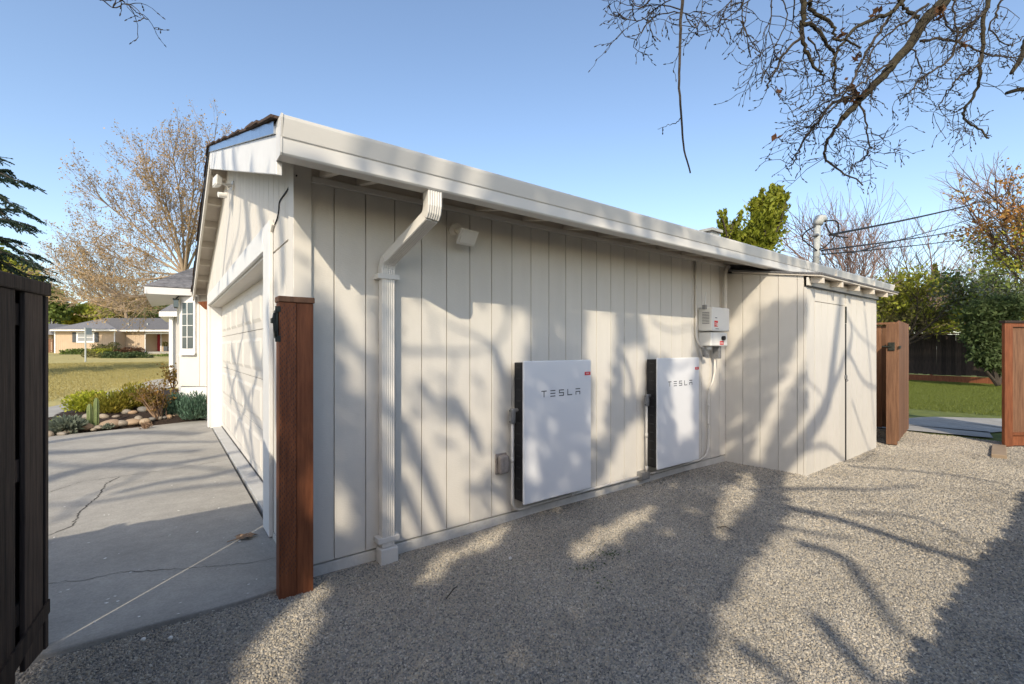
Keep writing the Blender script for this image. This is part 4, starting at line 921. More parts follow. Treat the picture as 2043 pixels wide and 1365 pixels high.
# ------------------------------------------------------------------ neighbour's house
T = 50.0
RT, FW = np.array((.7976, -.6032, 0)), np.array((.6032, .7976, 0))
def NP(u, v, dt=0.0):      # point on the neighbour's facade plane (plus dt metres behind it)
    return at_t(u, v, T + dt)
def NB(u0, u1, v0, v1, d0, d1):
    p = NP(u0, v1, d0); q = NP(u1, v1, d0); r_ = NP(u0, v0, d0); return MB().obox(p, q - p, FW * (d1 - d0), r_ - p)
nh = thing('neighbour_house', NP(220, 712, 4), 'single-storey tan house with grey hip roof and red door across the lawn', 'house')
NB(109, 229, 660.5, 716, 0, 8).build('wall', 'tan_siding', nh); NB(229.3, 290, 660.5, 716, 1.4, 8).build('wall', 'tan_siding', nh); NB(290.3, 420, 660.5, 716, 3.2, 8).build('wall', 'tan_siding', nh)
for u in np.arange(112, 228, 4.2): NB(u, u + .35, 662, 715, -.012, -.001).build('batten', 'tan_siding', nh)
for u in np.arange(232, 288, 4.2): NB(u, u + .35, 662, 715, 1.388, 1.399).build('batten', 'tan_siding', nh)
NB(108, 110.5, 660.5, 716, -.04, -.002).build('corner_board', 'white', nh); NB(227, 229.3, 660.5, 716, -.04, -.002).build('corner_board', 'white', nh); NB(288.6, 290.2, 664, 716, 1.36, 1.398).build('porch_post', 'white', nh)
NB(288.6, 420, 663.5, 666.5, 1.36, 1.46).build('porch_beam', 'white', nh)
NB(99, 233, 657, 660.5, -.55, -.45).build('fascia', 'white', nh); NB(233, 420, 658, 661.5, .85, .95).build('fascia', 'white', nh)
NB(99.5, 233, 660.3, 660.9, -.44, 0).build('soffit', 'white', nh); NB(233, 420, 661.0, 661.7, .96, 3.3).build('soffit', 'white', nh)
w = NB(152, 188, 662.5, 684, -.06, -.002).build('window', 'white', nh)
NB(155.5, 169, 665.5, 680.5, -.068, -.0605).build('pane', 'blinds', w); NB(172, 185, 665.5, 680.5, -.068, -.0605).build('pane', 'blinds', w)
for a in (155.5, 172): NB(a, a + 13.2, 672.5, 673.6, -.08, -.0685).build('meeting_rail', 'white', w)
for a in (144, 188.6): NB(a, a + 7.6, 663, 683, -.05, -.002).build('shutter', 'shutter', nh)
dd = NB(302.5, 319.5, 667, 701, 3.14, 3.198).build('front_door', 'red_door', nh)
NB(300, 302.3, 665, 701.5, 3.13, 3.199).build('door_frame', 'white', nh); NB(319.7, 322, 665, 701.5, 3.13, 3.199).build('door_frame', 'white', nh)
for a in (304.5, 312): 
    for b in (670, 684): NB(a, a + 5.5, b, b + 11, 3.125, 3.1395).build('door_panel', 'red_door', dd)
NB(288, 420, 701.8, 716, 1.4, 3.2).build('porch_step', 'concrete', nh)
# roofs
def poly(name, pts, mat, parent): return MB().add(pts, [tuple(range(len(pts)))]).build(name, mat, parent)
l0, l1, ra_, rb_ = NP(98, 657, -.6), NP(234, 657, -.6), NP(160, 640.5, 4), NP(176, 640.5, 4)
r1_ = NP(420, 657.5, .8); rid0, rid1 = NP(208, 634.5, 5.2), NP(420, 634.5, 5.2)
rf2 = poly('roof', [l0, l1, NP(203, 638.5, 4.4), NP(186, 640, 4.2)], 'shingle', nh); poly('roof_hip', [l0, NP(186, 640, 4.2), NP(203, 638.5, 4.4), rid0, NP(98, 657, 9)], 'shingle', nh)
poly('roof_main', [NP(228, 657.4, .78), r1_, rid1, rid0, NP(203, 638.6, 4.35)], 'shingle', nh)
for u, v in ((256, 648), (294, 649)): NB(u - 1, u + 1, v - 4, v + 2, 2.4, 2.6).build('roof_vent', 'greypipe', rf2); 
pot = thing('door_planter', NP(330, 703, 2.4), 'dark planter with green plant beside the red front door', 'planter')
NB(326, 334, 691, 701, 2.2, 2.6).build('pot', 'shutter', pot); V, Fc = leaf_mesh(blob_pts(NP(330, 687, 2.4), (.3, .3, .28), 160, 8), .12, 1.6, 8); build_np('plant', V, Fc, 'leaf_olive', pot)
def hedge(u0, u1, v0, v1, t, mat, label, seed, n=1700, sz=.10, depth=1.1, name='hedge', lump=.12):
    p, q = at_t(u0, v1, t), at_t(u1, v1, t); z1 = at_t(u0, v0, t)[2]; z0 = p[2] - .5
    th = thing(name, ((p + q) / 2)[0:2].tolist() + [z0], label, 'hedge' if name == 'hedge' else 'shrub'); g = np.random.default_rng(seed)
    P = []
    for _ in range(n):
        s = g.uniform(0, 1); d_ = g.uniform(0, 1) * depth; h_ = g.uniform(0, 1) ** .8; env = 1 - lump + lump * math.sin(9 * s + seed) * math.cos(5 * s + 2 * seed)
        b = p + (q - p) * s + FW * d_; b[2] = z0 + (z1 - z0) * h_ * env; P.append(b)
    V, Fc = leaf_mesh(P, sz, 1.4, seed); build_np('foliage', V, Fc, mat, th)
    core = MB(); core.obox(p + (q - p) * .03 + FW * depth * .15 - Z * .5, (q - p) * .94, FW * depth * .7, Z * ((z1 - z0) * (1 - 2 * lump) * .9)); core.build('branches', 'leaf_dark', th)
    return th
hedge(116, 166, 695, 706, 46, 'leaf_mid', 'clipped green hedge under the neighbour window at the left', 1)
hedge(168, 206, 694, 707, 45.5, 'leaf_yellow', 'yellow-green clipped hedge next to the window hedge', 2)
hedge(178, 226, 680, 702, 46.5, 'leaf_olive', 'tall reddish olive shrub before the tan house corner', 3, name='shrub', lump=.2)
hedge(160, 204, 697, 723, 38, 'leaf_olive', 'olive green shrub right of the sign post', 4, name='shrub', lump=.2)
hedge(196, 252, 700, 724, 37, 'leaf_dark', 'dark green dense shrub in the middle of the lawn edge', 5, name='shrub', lump=.12, n=2600)
hedge(246, 290, 700, 722, 38, 'leaf_dark', 'dark shrub with lighter tips left of the porch hedge', 6, name='shrub', lump=.15)
hedge(225, 273, 692, 705, 44, 'leaf_brown', 'reddish brown shrub behind the dark shrubs', 7, name='shrub', lump=.2)
hedge(289, 342, 705, 721, 42, 'leaf_mid', 'low clipped bright hedge in front of the porch', 8)
hedge(104, 128, 716, 727, 34, 'leaf_brown', 'low brownish shrub at the lawn edge left of the post', 9, name='shrub', lump=.25, n=700)
hedge(130, 168, 714, 727, 34, 'leaf_olive', 'low olive shrub behind the post foot', 10, name='shrub', lump=.25, n=900)
for u, v, w_ in ((268, 735, 40),):
    p, q = at_t(u - w_ / 2, v, 24), at_t(u + w_ / 2, v, 24)
sp = thing('sign_post', at_t(170.5, 724, 30.5), 'slim grey sign post standing on the lawn', 'post'); sp0 = at_t(170.5, 726, 30.5); MB().tube([sp0, at_t(170.5, 656, 30.5)], .045, 8).build('pole', 'greypipe', sp)
sp1 = at_t(170.5, 660, 30.5); MB().obox(sp1 - FW * .05 - RT * .02 - Z * .25, RT * .04, FW * .5, Z * .45).build('sign_plate', 'greypipe', sp)
# slice of another house at far left
fh = thing('far_house', NP(100, 705, 8), 'partly hidden grey-roofed house left of the tan house', 'house')
NB(70, 103, 668, 708, 7, 12).build('wall', 'tan_siding', fh); MB().prism([NP(60, 668, 6), NP(106, 668, 6), NP(84, 645, 8)], FW * 6).build('roof', 'shingle', fh)
board_fence('side_fence', NP(84, 712, 2) * (1, 1, 0) + (0, 0, .75), RT, 1.2, 1.75, 'short brown fence between the two far houses', 'redwood_mid', side=-1, bw=.2)

# ------------------------------------------------------------------ trees in the left distance
def crown_tree(name, centers, n, size, mat, trunk_from, label, seed, aspect=1.5, core=True, up=0.1, group=None, shell=.35):
    th = thing(name, trunk_from, label, 'tree', group); P = []
    for c, r, w in centers: P.append(blob_pts(c, r, int(n * w), seed + len(P), shell=shell))
    P = np.concatenate(P); g = np.random.default_rng(seed)
    # clumps: pull points to random cluster centres
    k = max(8, len(P) // 40); C = P[g.integers(0, len(P), k)]; idx = g.integers(0, k, len(P)); P = P * .45 + (C[idx] + g.normal(0, 1, P.shape) * size * 1.8) * .55
    V, Fc = leaf_mesh(P, size, aspect, seed, up=up); build_np('crown', V, Fc, mat, th)
    m = MB(); base = np.asarray(trunk_from, float)
    for c, r, w in centers[:5]:
        mid = (base + np.asarray(c)) / 2 + g.normal(0, .2, 3); rt = np.linalg.norm(r) * .05
        m.tube([base, mid, np.asarray(c, float)], [rt * 1.6, rt, rt * .3], 6)
    m.build('trunk', 'bark', th); return th
def ctr(u, v, t, ru, rv, w=1.0, rd=None): s = t / F_PX; return (at_t(u, v, t), (ru * s, (rd or ru) * s, rv * s), w)
crown_tree('leafy_tree', [ctr(103, 595, 62, 24, 30), ctr(115, 620, 62, 20, 28)], 2600, .32, 'leaf_mid', at_t(105, 700, 62), 'mid green leafy tree behind the far house at left', 101)
crown_tree('leafy_tree', [ctr(160, 622, 66, 36, 20), ctr(195, 632, 66, 30, 16), ctr(140, 640, 66, 22, 14)], 3000, .32, 'leaf_yellow', at_t(165, 690, 66), 'yellow-green tree just left of the tan house ridge', 102)
crown_tree('leafy_tree', [ctr(235, 615, 72, 45, 28), ctr(285, 618, 72, 45, 26), ctr(330, 622, 72, 40, 26), ctr(200, 620, 72, 25, 20)], 5200, .38, 'leaf_olive', at_t(270, 700, 72), 'broad olive tree mass behind the tan house roof', 103)
crown_tree('leafy_tree', [ctr(310, 630, 64, 36, 14), ctr(350, 628, 64, 24, 18)], 1800, .3, 'leaf_mid', at_t(330, 690, 64), 'green tree low behind the right of the tan roof', 104)
crown_tree('leafy_tree', [ctr(20, 545, 40, 40, 22), ctr(62, 555, 40, 22, 16), ctr(-20, 530, 40, 40, 40)], 2600, .24, 'leaf_yellow', at_t(0, 690, 40), 'yellowish bushy tree just above the dark open gate', 105)
# bare tree
g = np.random.default_rng(77); TT = 38.0
bt = thing('bare_tree', at_t(372, 712, TT), 'tall bare winter tree with tan twigs beyond the house wing', 'tree')
o_ = []; tp = []
root, fork = at_t(374, 715, TT), at_t(368, 548, TT)
o_.append(([root, at_t(372, 630, TT), fork], .34, .26))
for (u, v, dt, mu, mv) in [(205, 402, -1, 290, 470), (290, 330, 1, 330, 430), (345, 318, -2, 362, 420), (425, 300, 1, 395, 410), (196, 460, 2, 280, 500), (120, 530, -1, 240, 560), (205, 500, 0, 290, 540), (150, 600, 2, 270, 595), (260, 400, 3, 320, 470), (470, 340, 0, 420, 440), (230, 590, -3, 300, 590), (390, 330, -3, 380, 430), (500, 430, 1, 440, 500), (310, 370, -3, 345, 450)]:
    e, md = at_t(u, v, TT + dt), at_t(mu, mv, TT + dt * .5)
    pts = smooth_path([fork, md, e], 5); o_.append((pts, .11, .02))
    for i in range(2, len(pts)):
        dl = nrm(pts[min(i + 1, len(pts) - 1)] - pts[i - 1])
        for k in range(3):
            dv = rot_about(dl, g.uniform(.3, .8), g); grow(g, pts[i], dv, g.uniform(1.3, 2.6), .035, 2, o_, tp, spread=.55, up=.07, kids=(2, 3), ratio=.58, rmin=.0095, nseg=3)
tubes(o_, 3, 7, .05).build('trunk', 'twig_tan', bt)
P = np.array([p for p, d in tp]); ax = np.repeat(np.array([d for p, d in tp]), 2, 0); P = np.repeat(P, 2, 0) + g.normal(0, .14, (len(P) * 2, 3))
V, Fc = leaf_mesh(P, .085, 1.8, 78); build_np('crown', V, Fc, 'leaf_bud', bt)
# smaller bare tree, lower left of it
b2 = thing('bare_tree', at_t(250, 705, 55), 'lower bare twiggy tree reaching left over the tan house', 'tree'); o_ = []; tp = []
root = at_t(262, 705, 56); o_.append(([root, at_t(250, 620, 56)], .22, .16))
for (u, v) in [(120, 525), (145, 510), (185, 515), (215, 530), (130, 570), (240, 540), (170, 560), (275, 560), (300, 590)]:
    e = at_t(u, v, 55 + g.uniform(-2, 2)); pts = smooth_path([at_t(250, 622, 56), at_t((u + 250) / 2, (v + 620) / 2 + 10, 56), e], 5); o_.append((pts, .10, .03))
    for i in range(3, len(pts)):
        for k in range(3): grow(g, pts[i], rot_about(nrm(pts[min(i + 1, len(pts) - 1)] - pts[i - 1]), g.uniform(.3, .9), g), g.uniform(1.2, 2.4), .03, 2, o_, tp, kids=(2, 3), ratio=.6, rmin=.016, nseg=3)
tubes(o_, 3, 6, .06).build('trunk', 'twig_tan', b2)
V, Fc = leaf_mesh(np.array([p for p, d in tp]) + g.normal(0, .15, (len(tp), 3)), .10, 1.6, 79); build_np('crown', V, Fc, 'leaf_bud', b2)
# cedar boughs at the far left
ce = thing('cedar_tree', at_t(-60, 715, 19), 'dark cedar with drooping boughs at the left edge above the gate', 'tree'); o_ = []; P = []; AXs = []
g = np.random.default_rng(90); tr = [at_t(-60, 720, 19), at_t(-58, 300, 19), at_t(-56, 100, 19)]; o_.append((tr, .28, .06))
for v0, ue, ve in [(350, 20, 358), (375, 45, 384), (400, 30, 408), (420, 62, 432), (432, 40, 456), (458, 66, 462), (470, 30, 488), (478, 70, 503), (495, 55, 520), (512, 80, 535), (505, 30, 535), (525, 88, 552), (330, 10, 340), (300, 0, 312), (440, 20, 440), (540, 70, 560)]:
    s0 = at_t(-58, v0 - 12 + g.normal(0, 12), 19); e = at_t(ue + g.normal(0, 9), ve + g.normal(0, 6), 19 + g.uniform(-2.2, 1.6)); pts = smooth_path([s0, s0 + (e - s0) * .4 + Z * g.uniform(.0, .35) + g.normal(0, .08, 3), s0 + (e - s0) * .75 + Z * g.uniform(-.05, .2), e], 6); o_.append((pts, .035, .006))
    for i in range(3, len(pts)):
        dl = nrm(pts[i] - pts[i - 1])
        for k in range(3):
            q = pts[i] + np.array((g.normal(0, .05), g.normal(0, .05), 0)); sd_ = nrm(np.cross(dl, Z)) * (1 if k % 2 else -1); tw = nrm(dl * .8 + sd_ * g.uniform(.2, 1.1) - Z * g.uniform(.05, .7)); ll = g.uniform(.12, .65)
            o_.append(([q, q + tw * ll], .006, .004))
            for s_ in np.linspace(.1, 1, 9): P.append(q + tw * ll * s_); AXs.append(tw)
tubes(o_, 3, 7, .03).build('trunk', 'bark', ce)
V, Fc = leaf_mesh(np.repeat(P, 2, 0), .05, 2.2, 91, axis=np.repeat(AXs, 2, 0), jitter=.5); build_np('crown', V, Fc, 'leaf_cedar', ce)

# ------------------------------------------------------------------ trees at the right
def spiky(name, tips_px, t, base_px, mat, label, seed, n=2600, size=.085, thick=.32):
    g = np.random.default_rng(seed); th = thing(name, at_t(*base_px, t), label, 'tree'); P = []; AXs = []; m = MB(); b = at_t(*base_px, t)
    for (u, v, w) in tips_px:
        e = at_t(u, v, t + g.uniform(-.8, .8)); m.tube(smooth_path([b, b + (e - b) * .5 + g.normal(0, .1, 3), e], 4), [.06, .01], 5); ln = np.linalg.norm(e - b)
        for _ in range(int(n * w)):
            s_ = g.uniform(.25, 1.0); rr = thick * (1.05 - s_) ** .6 * (.6 + .4 * math.sin(s_ * 19 + u)); off_ = g.normal(0, 1, 3) * rr * .5
            P.append(b + (e - b) * s_ + off_); AXs.append(nrm(e - b) * .7 + off_ * 1.2)
    m.build('trunk', 'bark', th); V, Fc = leaf_mesh(P, size, 2.2, seed, axis=AXs, jitter=.5); build_np('crown', V, Fc, mat, th); return th
spiky('juniper_tree', [(1520, 378, 1), (1543, 373, 1.2), (1555, 375, 1.1), (1571, 388, 1), (1534, 400, 1.2), (1505, 395, .8), (1560, 430, 1), (1510, 440, 1), (1540, 450, 1), (1490, 460, .9), (1565, 410, .8), (1524, 420, 1), (1475, 470, .6)], 16.5, (1505, 520), 'leaf_juniper', 'bright yellow-green juniper rising above the roof', 201, 1050, .085, .62)
spiky('juniper_shoot', [(1436, 420, .8), (1446, 418, .8), (1480, 421, .8), (1465, 440, .7), (1432, 440, .5), (1455, 450, .7), (1470, 455, .7)], 16, (1455, 510), 'leaf_juniper', 'smaller juniper shoots left of the tall juniper', 202, 420, .07, .26)
spiky('cypress_shrub', [(1866, 528, 1.2), (1858, 560, 1), (1885, 555, .8), (1905, 560, 1), (1840, 580, .9), (1915, 580, .8), (1820, 590, .7)], 27, (1870, 690), 'leaf_juniper', 'pointed green cypress rising behind the back fence', 203, 1100, .13, .9)
spiky('cypress_shrub', [(1960, 540, 1), (1975, 548, .8), (1990, 555, 1), (2000, 580, .8), (1950, 570, .8), (2020, 590, .8)], 26, (1975, 690), 'leaf_mid', 'greener cypress right of the pointed one', 204, 1100, .13, .9)
crown_tree('hedge_tree', [ctr(1790, 610, 28, 40, 40), ctr(1830, 600, 28, 40, 30), ctr(1780, 640, 28, 36, 26)], 6000, .13, 'leaf_yellow', at_t(1800, 705, 28), 'olive tangled shrub behind the shed and side gate', 205, 1.6, shell=.1)
crown_tree('hedge_tree', [ctr(1900, 610, 30, 60, 26), ctr(1980, 620, 30, 50, 40), ctr(2040, 620, 30, 40, 44)], 5200, .14, 'leaf_yellow', at_t(1950, 705, 30), 'yellow-green shrub mass above the back fence at right', 206, 1.6, shell=.1)
crown_tree('golden_shrub', [ctr(1870, 645, 28.5, 50, 17), ctr(1925, 642, 28.5, 40, 20)], 2800, .13, 'leaf_gold', at_t(1900, 705, 28.5), 'golden yellow shrub just over the back fence', 207, 1.4)
crown_tree('conifer_shrub', [ctr(1945, 625, 16.6, 34, 30), ctr(1985, 620, 16.6, 34, 36), ctr(2030, 610, 16.6, 34, 44), ctr(1975, 690, 16.6, 26, 36), ctr(1955, 710, 16.6, 26, 24), ctr(1990, 730, 16.6, 16, 20)], 3600, .07, 'leaf_dark', at_t(1990, 768, 16.6), 'dark conifer bush spilling over the back fence beside the framed gate', 208, 2.2)
def bough_tree(name, t, base_px, ends, mats, label, seed, size=.075, per=10, ln=(.4, .9), spread=.10):
    g = np.random.default_rng(seed); b = at_t(*base_px, t); th = thing(name, b, label, 'tree'); o_ = []; tp = []
    for (u, v) in ends:
        e = at_t(u, v, t + g.uniform(-.8, .8)); pts = smooth_path([b, b + (e - b) * .55 + g.normal(0, .15, 3), e], 5); o_.append((pts, .045, .01))
        for i in range(6, len(pts)):
            for k in range(3): grow(g, pts[i], rot_about(nrm(pts[min(i + 1, len(pts) - 1)] - pts[i - 1]), g.uniform(.3, 1.0), g), g.uniform(*ln), .012, 1, o_, tp, kids=(2, 3), ratio=.6, rmin=.005, nseg=3, up=.0)
    tubes(o_, 3, 6, .03).build('branches', 'bark', th)
    P = np.array([p for p, d in tp]); n = len(P); sel = g.integers(0, len(mats), n) if len(mats) > 1 else np.zeros(n, int)
    order = P[:, 2] + g.normal(0, .35, n)
    sel = (np.argsort(np.argsort(-order)) * len(mats) // n)
    for q, mt_ in enumerate(mats):
        Q = P[sel == q]; Q = np.repeat(Q, per, 0) + g.normal(0, spread, (len(Q) * per, 3))
        V, Fc = leaf_mesh(Q, size, 1.9, seed + q); build_np('crown', V, Fc, mt_, th)
    return th
bough_tree('autumn_tree', 15, (2150, 640), [(1975, 405), (2010, 400), (2040, 430), (1955, 480), (1990, 455), (1975, 495), (2025, 490), (2060, 450), (2060, 525)], ['leaf_orange', 'leaf_orange', 'leaf_yellow'], 'orange and yellow leaved tree at the right edge', 209, .06, 3)
bough_tree('leafy_shrub', 20, (1790, 700), [(1765, 600), (1780, 580), (1800, 590), (1825, 575), (1770, 640), (1800, 630), (1840, 600), (1855, 630), (1820, 650)], ['leaf_yellow', 'leaf_yellow', 'leaf_olive'], 'yellow-green leafy shrub right behind the open side gate', 211, .08, 5, (.4, .9), .14)
bough_tree('leafy_shrub', 18.5, (1985, 720), [(1900, 600), (1925, 585), (1950, 600), (1980, 575), (2010, 580), (2043, 590), (1970, 630), (2015, 640), (1910, 570), (2030, 560)], ['leaf_mid', 'leaf_grey', 'leaf_mid'], 'grey-green leafy shrub above the fence left of the framed gate', 212, .07, 4, (.4, .9), .14)
def bare_shrub(name, t, base_px, ends, label, seed, mat, r=.05, depth=2, nk=4, ln=(.7, 1.6), rmin=.008, up=.05):
    g = np.random.default_rng(seed); b = at_t(*base_px, t); th = thing(name, b, label, 'tree'); o_ = []; tp = []
    for (u, v) in ends:
        e = at_t(u, v, t + g.uniform(-1.2, 1.2)); pts = smooth_path([b, b + (e - b) * .5 + g.normal(0, .25, 3), e], 5); o_.append((pts, r, .012))
        for i in range(2, len(pts)):
            for k in range(nk): grow(g, pts[i], rot_about(nrm(pts[min(i + 1, len(pts) - 1)] - pts[i - 1]), g.uniform(.25, .9), g), g.uniform(*ln), .016, depth - 1, o_, tp, kids=(2, 3), ratio=.6, rmin=rmin, nseg=3, up=up)
    tubes(o_, 3, 6, .03).build('branches', mat, th); return th
bare_shrub('bare_shrub', 18, (1700, 620), [(1560, 480), (1590, 470), (1620, 480), (1680, 450), (1715, 470), (1730, 500), (1650, 500), (1690, 510), (1740, 480)], 'pinkish bare shrub twigs behind the service mast', 301, 'twig_grey', nk=3)
bare_shrub('bare_shrub', 21, (1820, 690), [(1740, 500), (1770, 520), (1800, 505), (1840, 530), (1880, 540), (1760, 560), (1850, 470), (1920, 500), (1790, 540), (1900, 560)], 'spreading bare shrub above the side gate', 302, 'twig_grey', nk=2, ln=(.8, 1.8))
bare_shrub('bare_shrub', 19, (1800, 690), [(1900, 600), (1960, 590), (1940, 640), (1830, 590)], 'low dark bare branches over the back fence', 303, 'bark', nk=1, ln=(.6, 1.3), up=.0)
bare_shrub('bare_shrub', 34, (1990, 690), [(1940, 540), (1970, 530), (2000, 520), (2030, 530), (2043, 560)], 'distant grey bare tree behind the cypress', 304, 'twig_grey', nk=4, ln=(1.2, 2.4), rmin=.014)
bare_shrub('bare_shrub', 15.2, (2080, 560), [(1915, 375), (1940, 360), (1965, 380), (1930, 410), (1985, 372), (1945, 440), (2010, 380)], 'fine bare twigs around the orange tree', 305, 'twig_grey', nk=2, ln=(.5, 1.0), rmin=.005, r=.03)

# ------------------------------------------------------------------ overhanging bare tree (top right)
g = np.random.default_rng(400)
ot = thing('overhanging_tree', (8.3, -5.6, 0), 'bare dark branches hanging into the top right of the sky', 'tree')
big = []; fine = []
def z7(x, y): return 1540 + x / 3.592, y / 3.592
OT = 4.6
def limb(px, r0, r1, dt0=0, dt1=0, spur=1.0, z7c=True, crook=.012):
    n = len(px); pts = []
    for i, p in enumerate(px):
        u, v = z7(*p) if z7c else p; pts.append(at_t(u, v, OT + dt0 + (dt1 - dt0) * i / max(1, n - 1)))
    pts = smooth_path(pts, 5); pts = [p + g.normal(0, crook * .35, 3) for p in pts]
    (big if r0 > .02 else fine).append((pts, r0, r1))
    if spur:
        tot = sum(np.linalg.norm(b - a) for a, b in zip(pts[:-1], pts[1:]))
        for _ in range(int(tot * 15 * spur)):
            i = g.integers(1, len(pts) - 1); d = nrm(pts[i + 1] - pts[i]); dv = rot_about(d, g.uniform(.5, 1.3), g)
            L_ = g.uniform(.04, .26) if g.uniform() < .75 else g.uniform(.25, .45)
            tip = []; sub = []
            grow(g, pts[i], dv + np.array((0, 0, -.05)), L_, .0038, 1 if L_ > .13 else 0, sub, tip, spread=.85, up=-.02, nseg=4, wob=.34, kids=(1, 3), ratio=.5, rr=.75, rmin=.0027)
            fine.extend(sub)
            for p, d_ in tip: fine.append(([p, p + d_ * .012, p + d_ * .022], .0058, .003))
    return pts
main = limb([(1240, -5), (1170, 80), (1090, 150), (1010, 290), (890, 430), (770, 570), (650, 690), (505, 850)], .06, .028, .3, 0, .7)
subs = [([(650, 690), (440, 740), (330, 870), (240, 980), (190, 1090), (130, 1190)], .012, 0, -.3), ([(505, 850), (450, 930), (380, 1050), (390, 1150), (500, 1230), (650, 1320)], .014, 0, .25),
        ([(620, 740), (680, 900), (690, 1080), (640, 1150), (560, 1190)], .007, 0, .3), ([(690, 1080), (810, 1110)], .004, .2, .3), ([(680, 900), (740, 970), (815, 962)], .004, .2, .3),
        ([(230, -5), (215, 170), (235, 330), (300, 470), (370, 540)], .018, -.4, -.3), ([(270, -5), (290, 80), (430, 170), (450, 270), (540, 300), (640, 340)], .015, -.4, -.2), ([(230, 180), (300, 190), (400, 320), (450, 400), (440, 600), (480, 690)], .015, -.4, 0),
        ([(215, 250), (120, 350), (40, 470), (-10, 560), (-40, 640)], .010, -.4, -.6), ([(950, -5), (870, 80), (700, 150), (580, 220), (480, 340), (420, 480)], .017, .2, -.3), ([(1050, 130), (980, 90), (930, 40), (900, -5)], .017, .2, .1),
        ([(860, 110), (740, 270), (640, 450), (570, 600), (480, 730), (420, 800), (250, 910)], .011, .1, -.2), ([(1120, 30), (1000, 130), (860, 230), (740, 330), (650, 560)], .011, .2, 0), ([(1060, 300), (1200, 280), (1350, 310), (1510, 380), (1700, 410), (1830, 400)], .011, .2, .6),
        ([(1550, -5), (1510, 180), (1505, 350), (1490, 470), (1480, 620), (1400, 760), (1380, 850), (1480, 920), (1550, 990)], .016, .5, .3), ([(1500, 390), (1470, 480), (1350, 550), (1290, 610), (1240, 680), (1180, 790)], .009, .4, .1),
        ([(1560, 60), (1420, 180), (1340, 300), (1240, 460), (1100, 540), (1000, 650), (920, 720)], .012, .5, 0), ([(1310, -5), (1300, 100), (1330, 250), (1350, 400)], .008, .3, .2), ([(870, 440), (760, 500), (640, 600), (420, 720), (200, 830)], .008, .05, -.4),
        ([(250, 260), (330, 380), (340, 490)], .007, -.4, -.3), ([(1010, 350), (1060, 480), (1120, 570), (1100, 680)], .006, .1, .3), ([(440, 560), (330, 620), (260, 720), (180, 800)], .006, 0, -.2), ([(460, 900), (350, 920), (250, 910)], .005, 0, -.2),
        ([(1650, -5), (1600, 120), (1560, 210), (1700, 330), (1807, 260)], .009, .6, .7), ([(1400, 760), (1330, 800), (1300, 810)], .004, .3, .2), ([(480, 920), (540, 1000), (520, 1100)], .004, .0, .2), ([(1200, -5), (1250, 180), (1400, 230), (1470, 120), (1500, -5)], .008, .3, .5)]
for px, r, a, b in subs: limb(px, r * 1.35, r * .5, a, b, 1.0, True, .022)
limb([(1363, -4), (1358, 40), (1357, 90), (1355, 160), (1360, 240), (1365, 300), (1378, 346)], .013, .006, -1.0, -.9, .04, False, .004)
limb([(1358, 236), (1345, 247), (1330, 250), (1312, 259)], .004, .002, -.9, -.8, .4, False)
for px in ([(1362, 20), (1320, 12), (1280, 40), (1240, 35)], [(1362, 26), (1310, 30), (1275, 70), (1265, 82)], [(1362, 24), (1390, 55), (1402, -4)], [(1300, -4), (1280, 14), (1250, -4)], [(1345, -4), (1300, 22), (1290, 45)],
           [(1484, -4), (1480, 40), (1500, 85), (1530, 116)], [(1500, -4), (1450, 40), (1425, 60)], [(1460, -4), (1445, 25), (1430, 45)], [(1540, -4), (1535, 60), (1550, 120)], [(1480, 40), (1500, 115)], [(1560, -4), (1570, 40), (1545, 100), (1553, 122)], [(1585, -4), (1582, 50)],
           [(200, -4), (225, 14), (260, 10), (290, 38)], [(240, -4), (262, 16), (280, 30)]): limb(px, .006, .003, -.8, -.7, 1.3, False)
limb([(2090, 175), (2043, 178), (2006, 186)], .03, .018, .9, .8, 0, False); limb([(2075, 40), (2050, 80), (2040, 110), (2018, 146)], .05, .02, .9, .9, .2, False)
top = np.array((6.6, -4.4, 6.8)); trunk = [(8.3, -5.6, -.1), (8.1, -5.5, 1.5), (7.6, -5.1, 3.5), (7.0, -4.7, 5.4), tuple(top)]
big.append(([np.array(p) for p in trunk], .26, .13))
for u, v, d_ in [(1885, -1, .3), (1604, -1, -.4), (1804, -1, .2), (1972, -1, .5), (1905, -1, .3), (1363, -4, -1.0), (1484, -4, -.8), (2090, 175, .9), (2075, 40, .9), (1300, -4, -.8), (1540, -4, -.8), (200, -4, -.8)]:
    e = at_t(u, v, OT + d_); big.append((smooth_path([top, (top + e) / 2 + np.array((0, 0, 1.3)), e + np.array((0, 0, .5)) if v < 0 else e, e], 5), .07, .02))
trk = tubes(big, 8, 10, .01).build('trunk', 'bark_moss', ot, smooth=True)
tubes(fine, 4, 5, .008).build('twigs', 'bark', ot)
P = []
for u, v, n in ((1700, 185, 26), (1875, 22, 12), (1708, 115, 6), (1925, 82, 5), (1740, 30, 6), (1680, 70, 6), (1555, 182, 4), (1550, 268, 3)):
    c = at_t(u, v, OT); P += [c + g.normal(0, .045 if n > 20 else .02, 3) for _ in range(n)]
V, Fc = leaf_mesh(P, .05, 1.5, 401); build_np('dead_leaves', V, Fc, 'leaf_brown', ot)

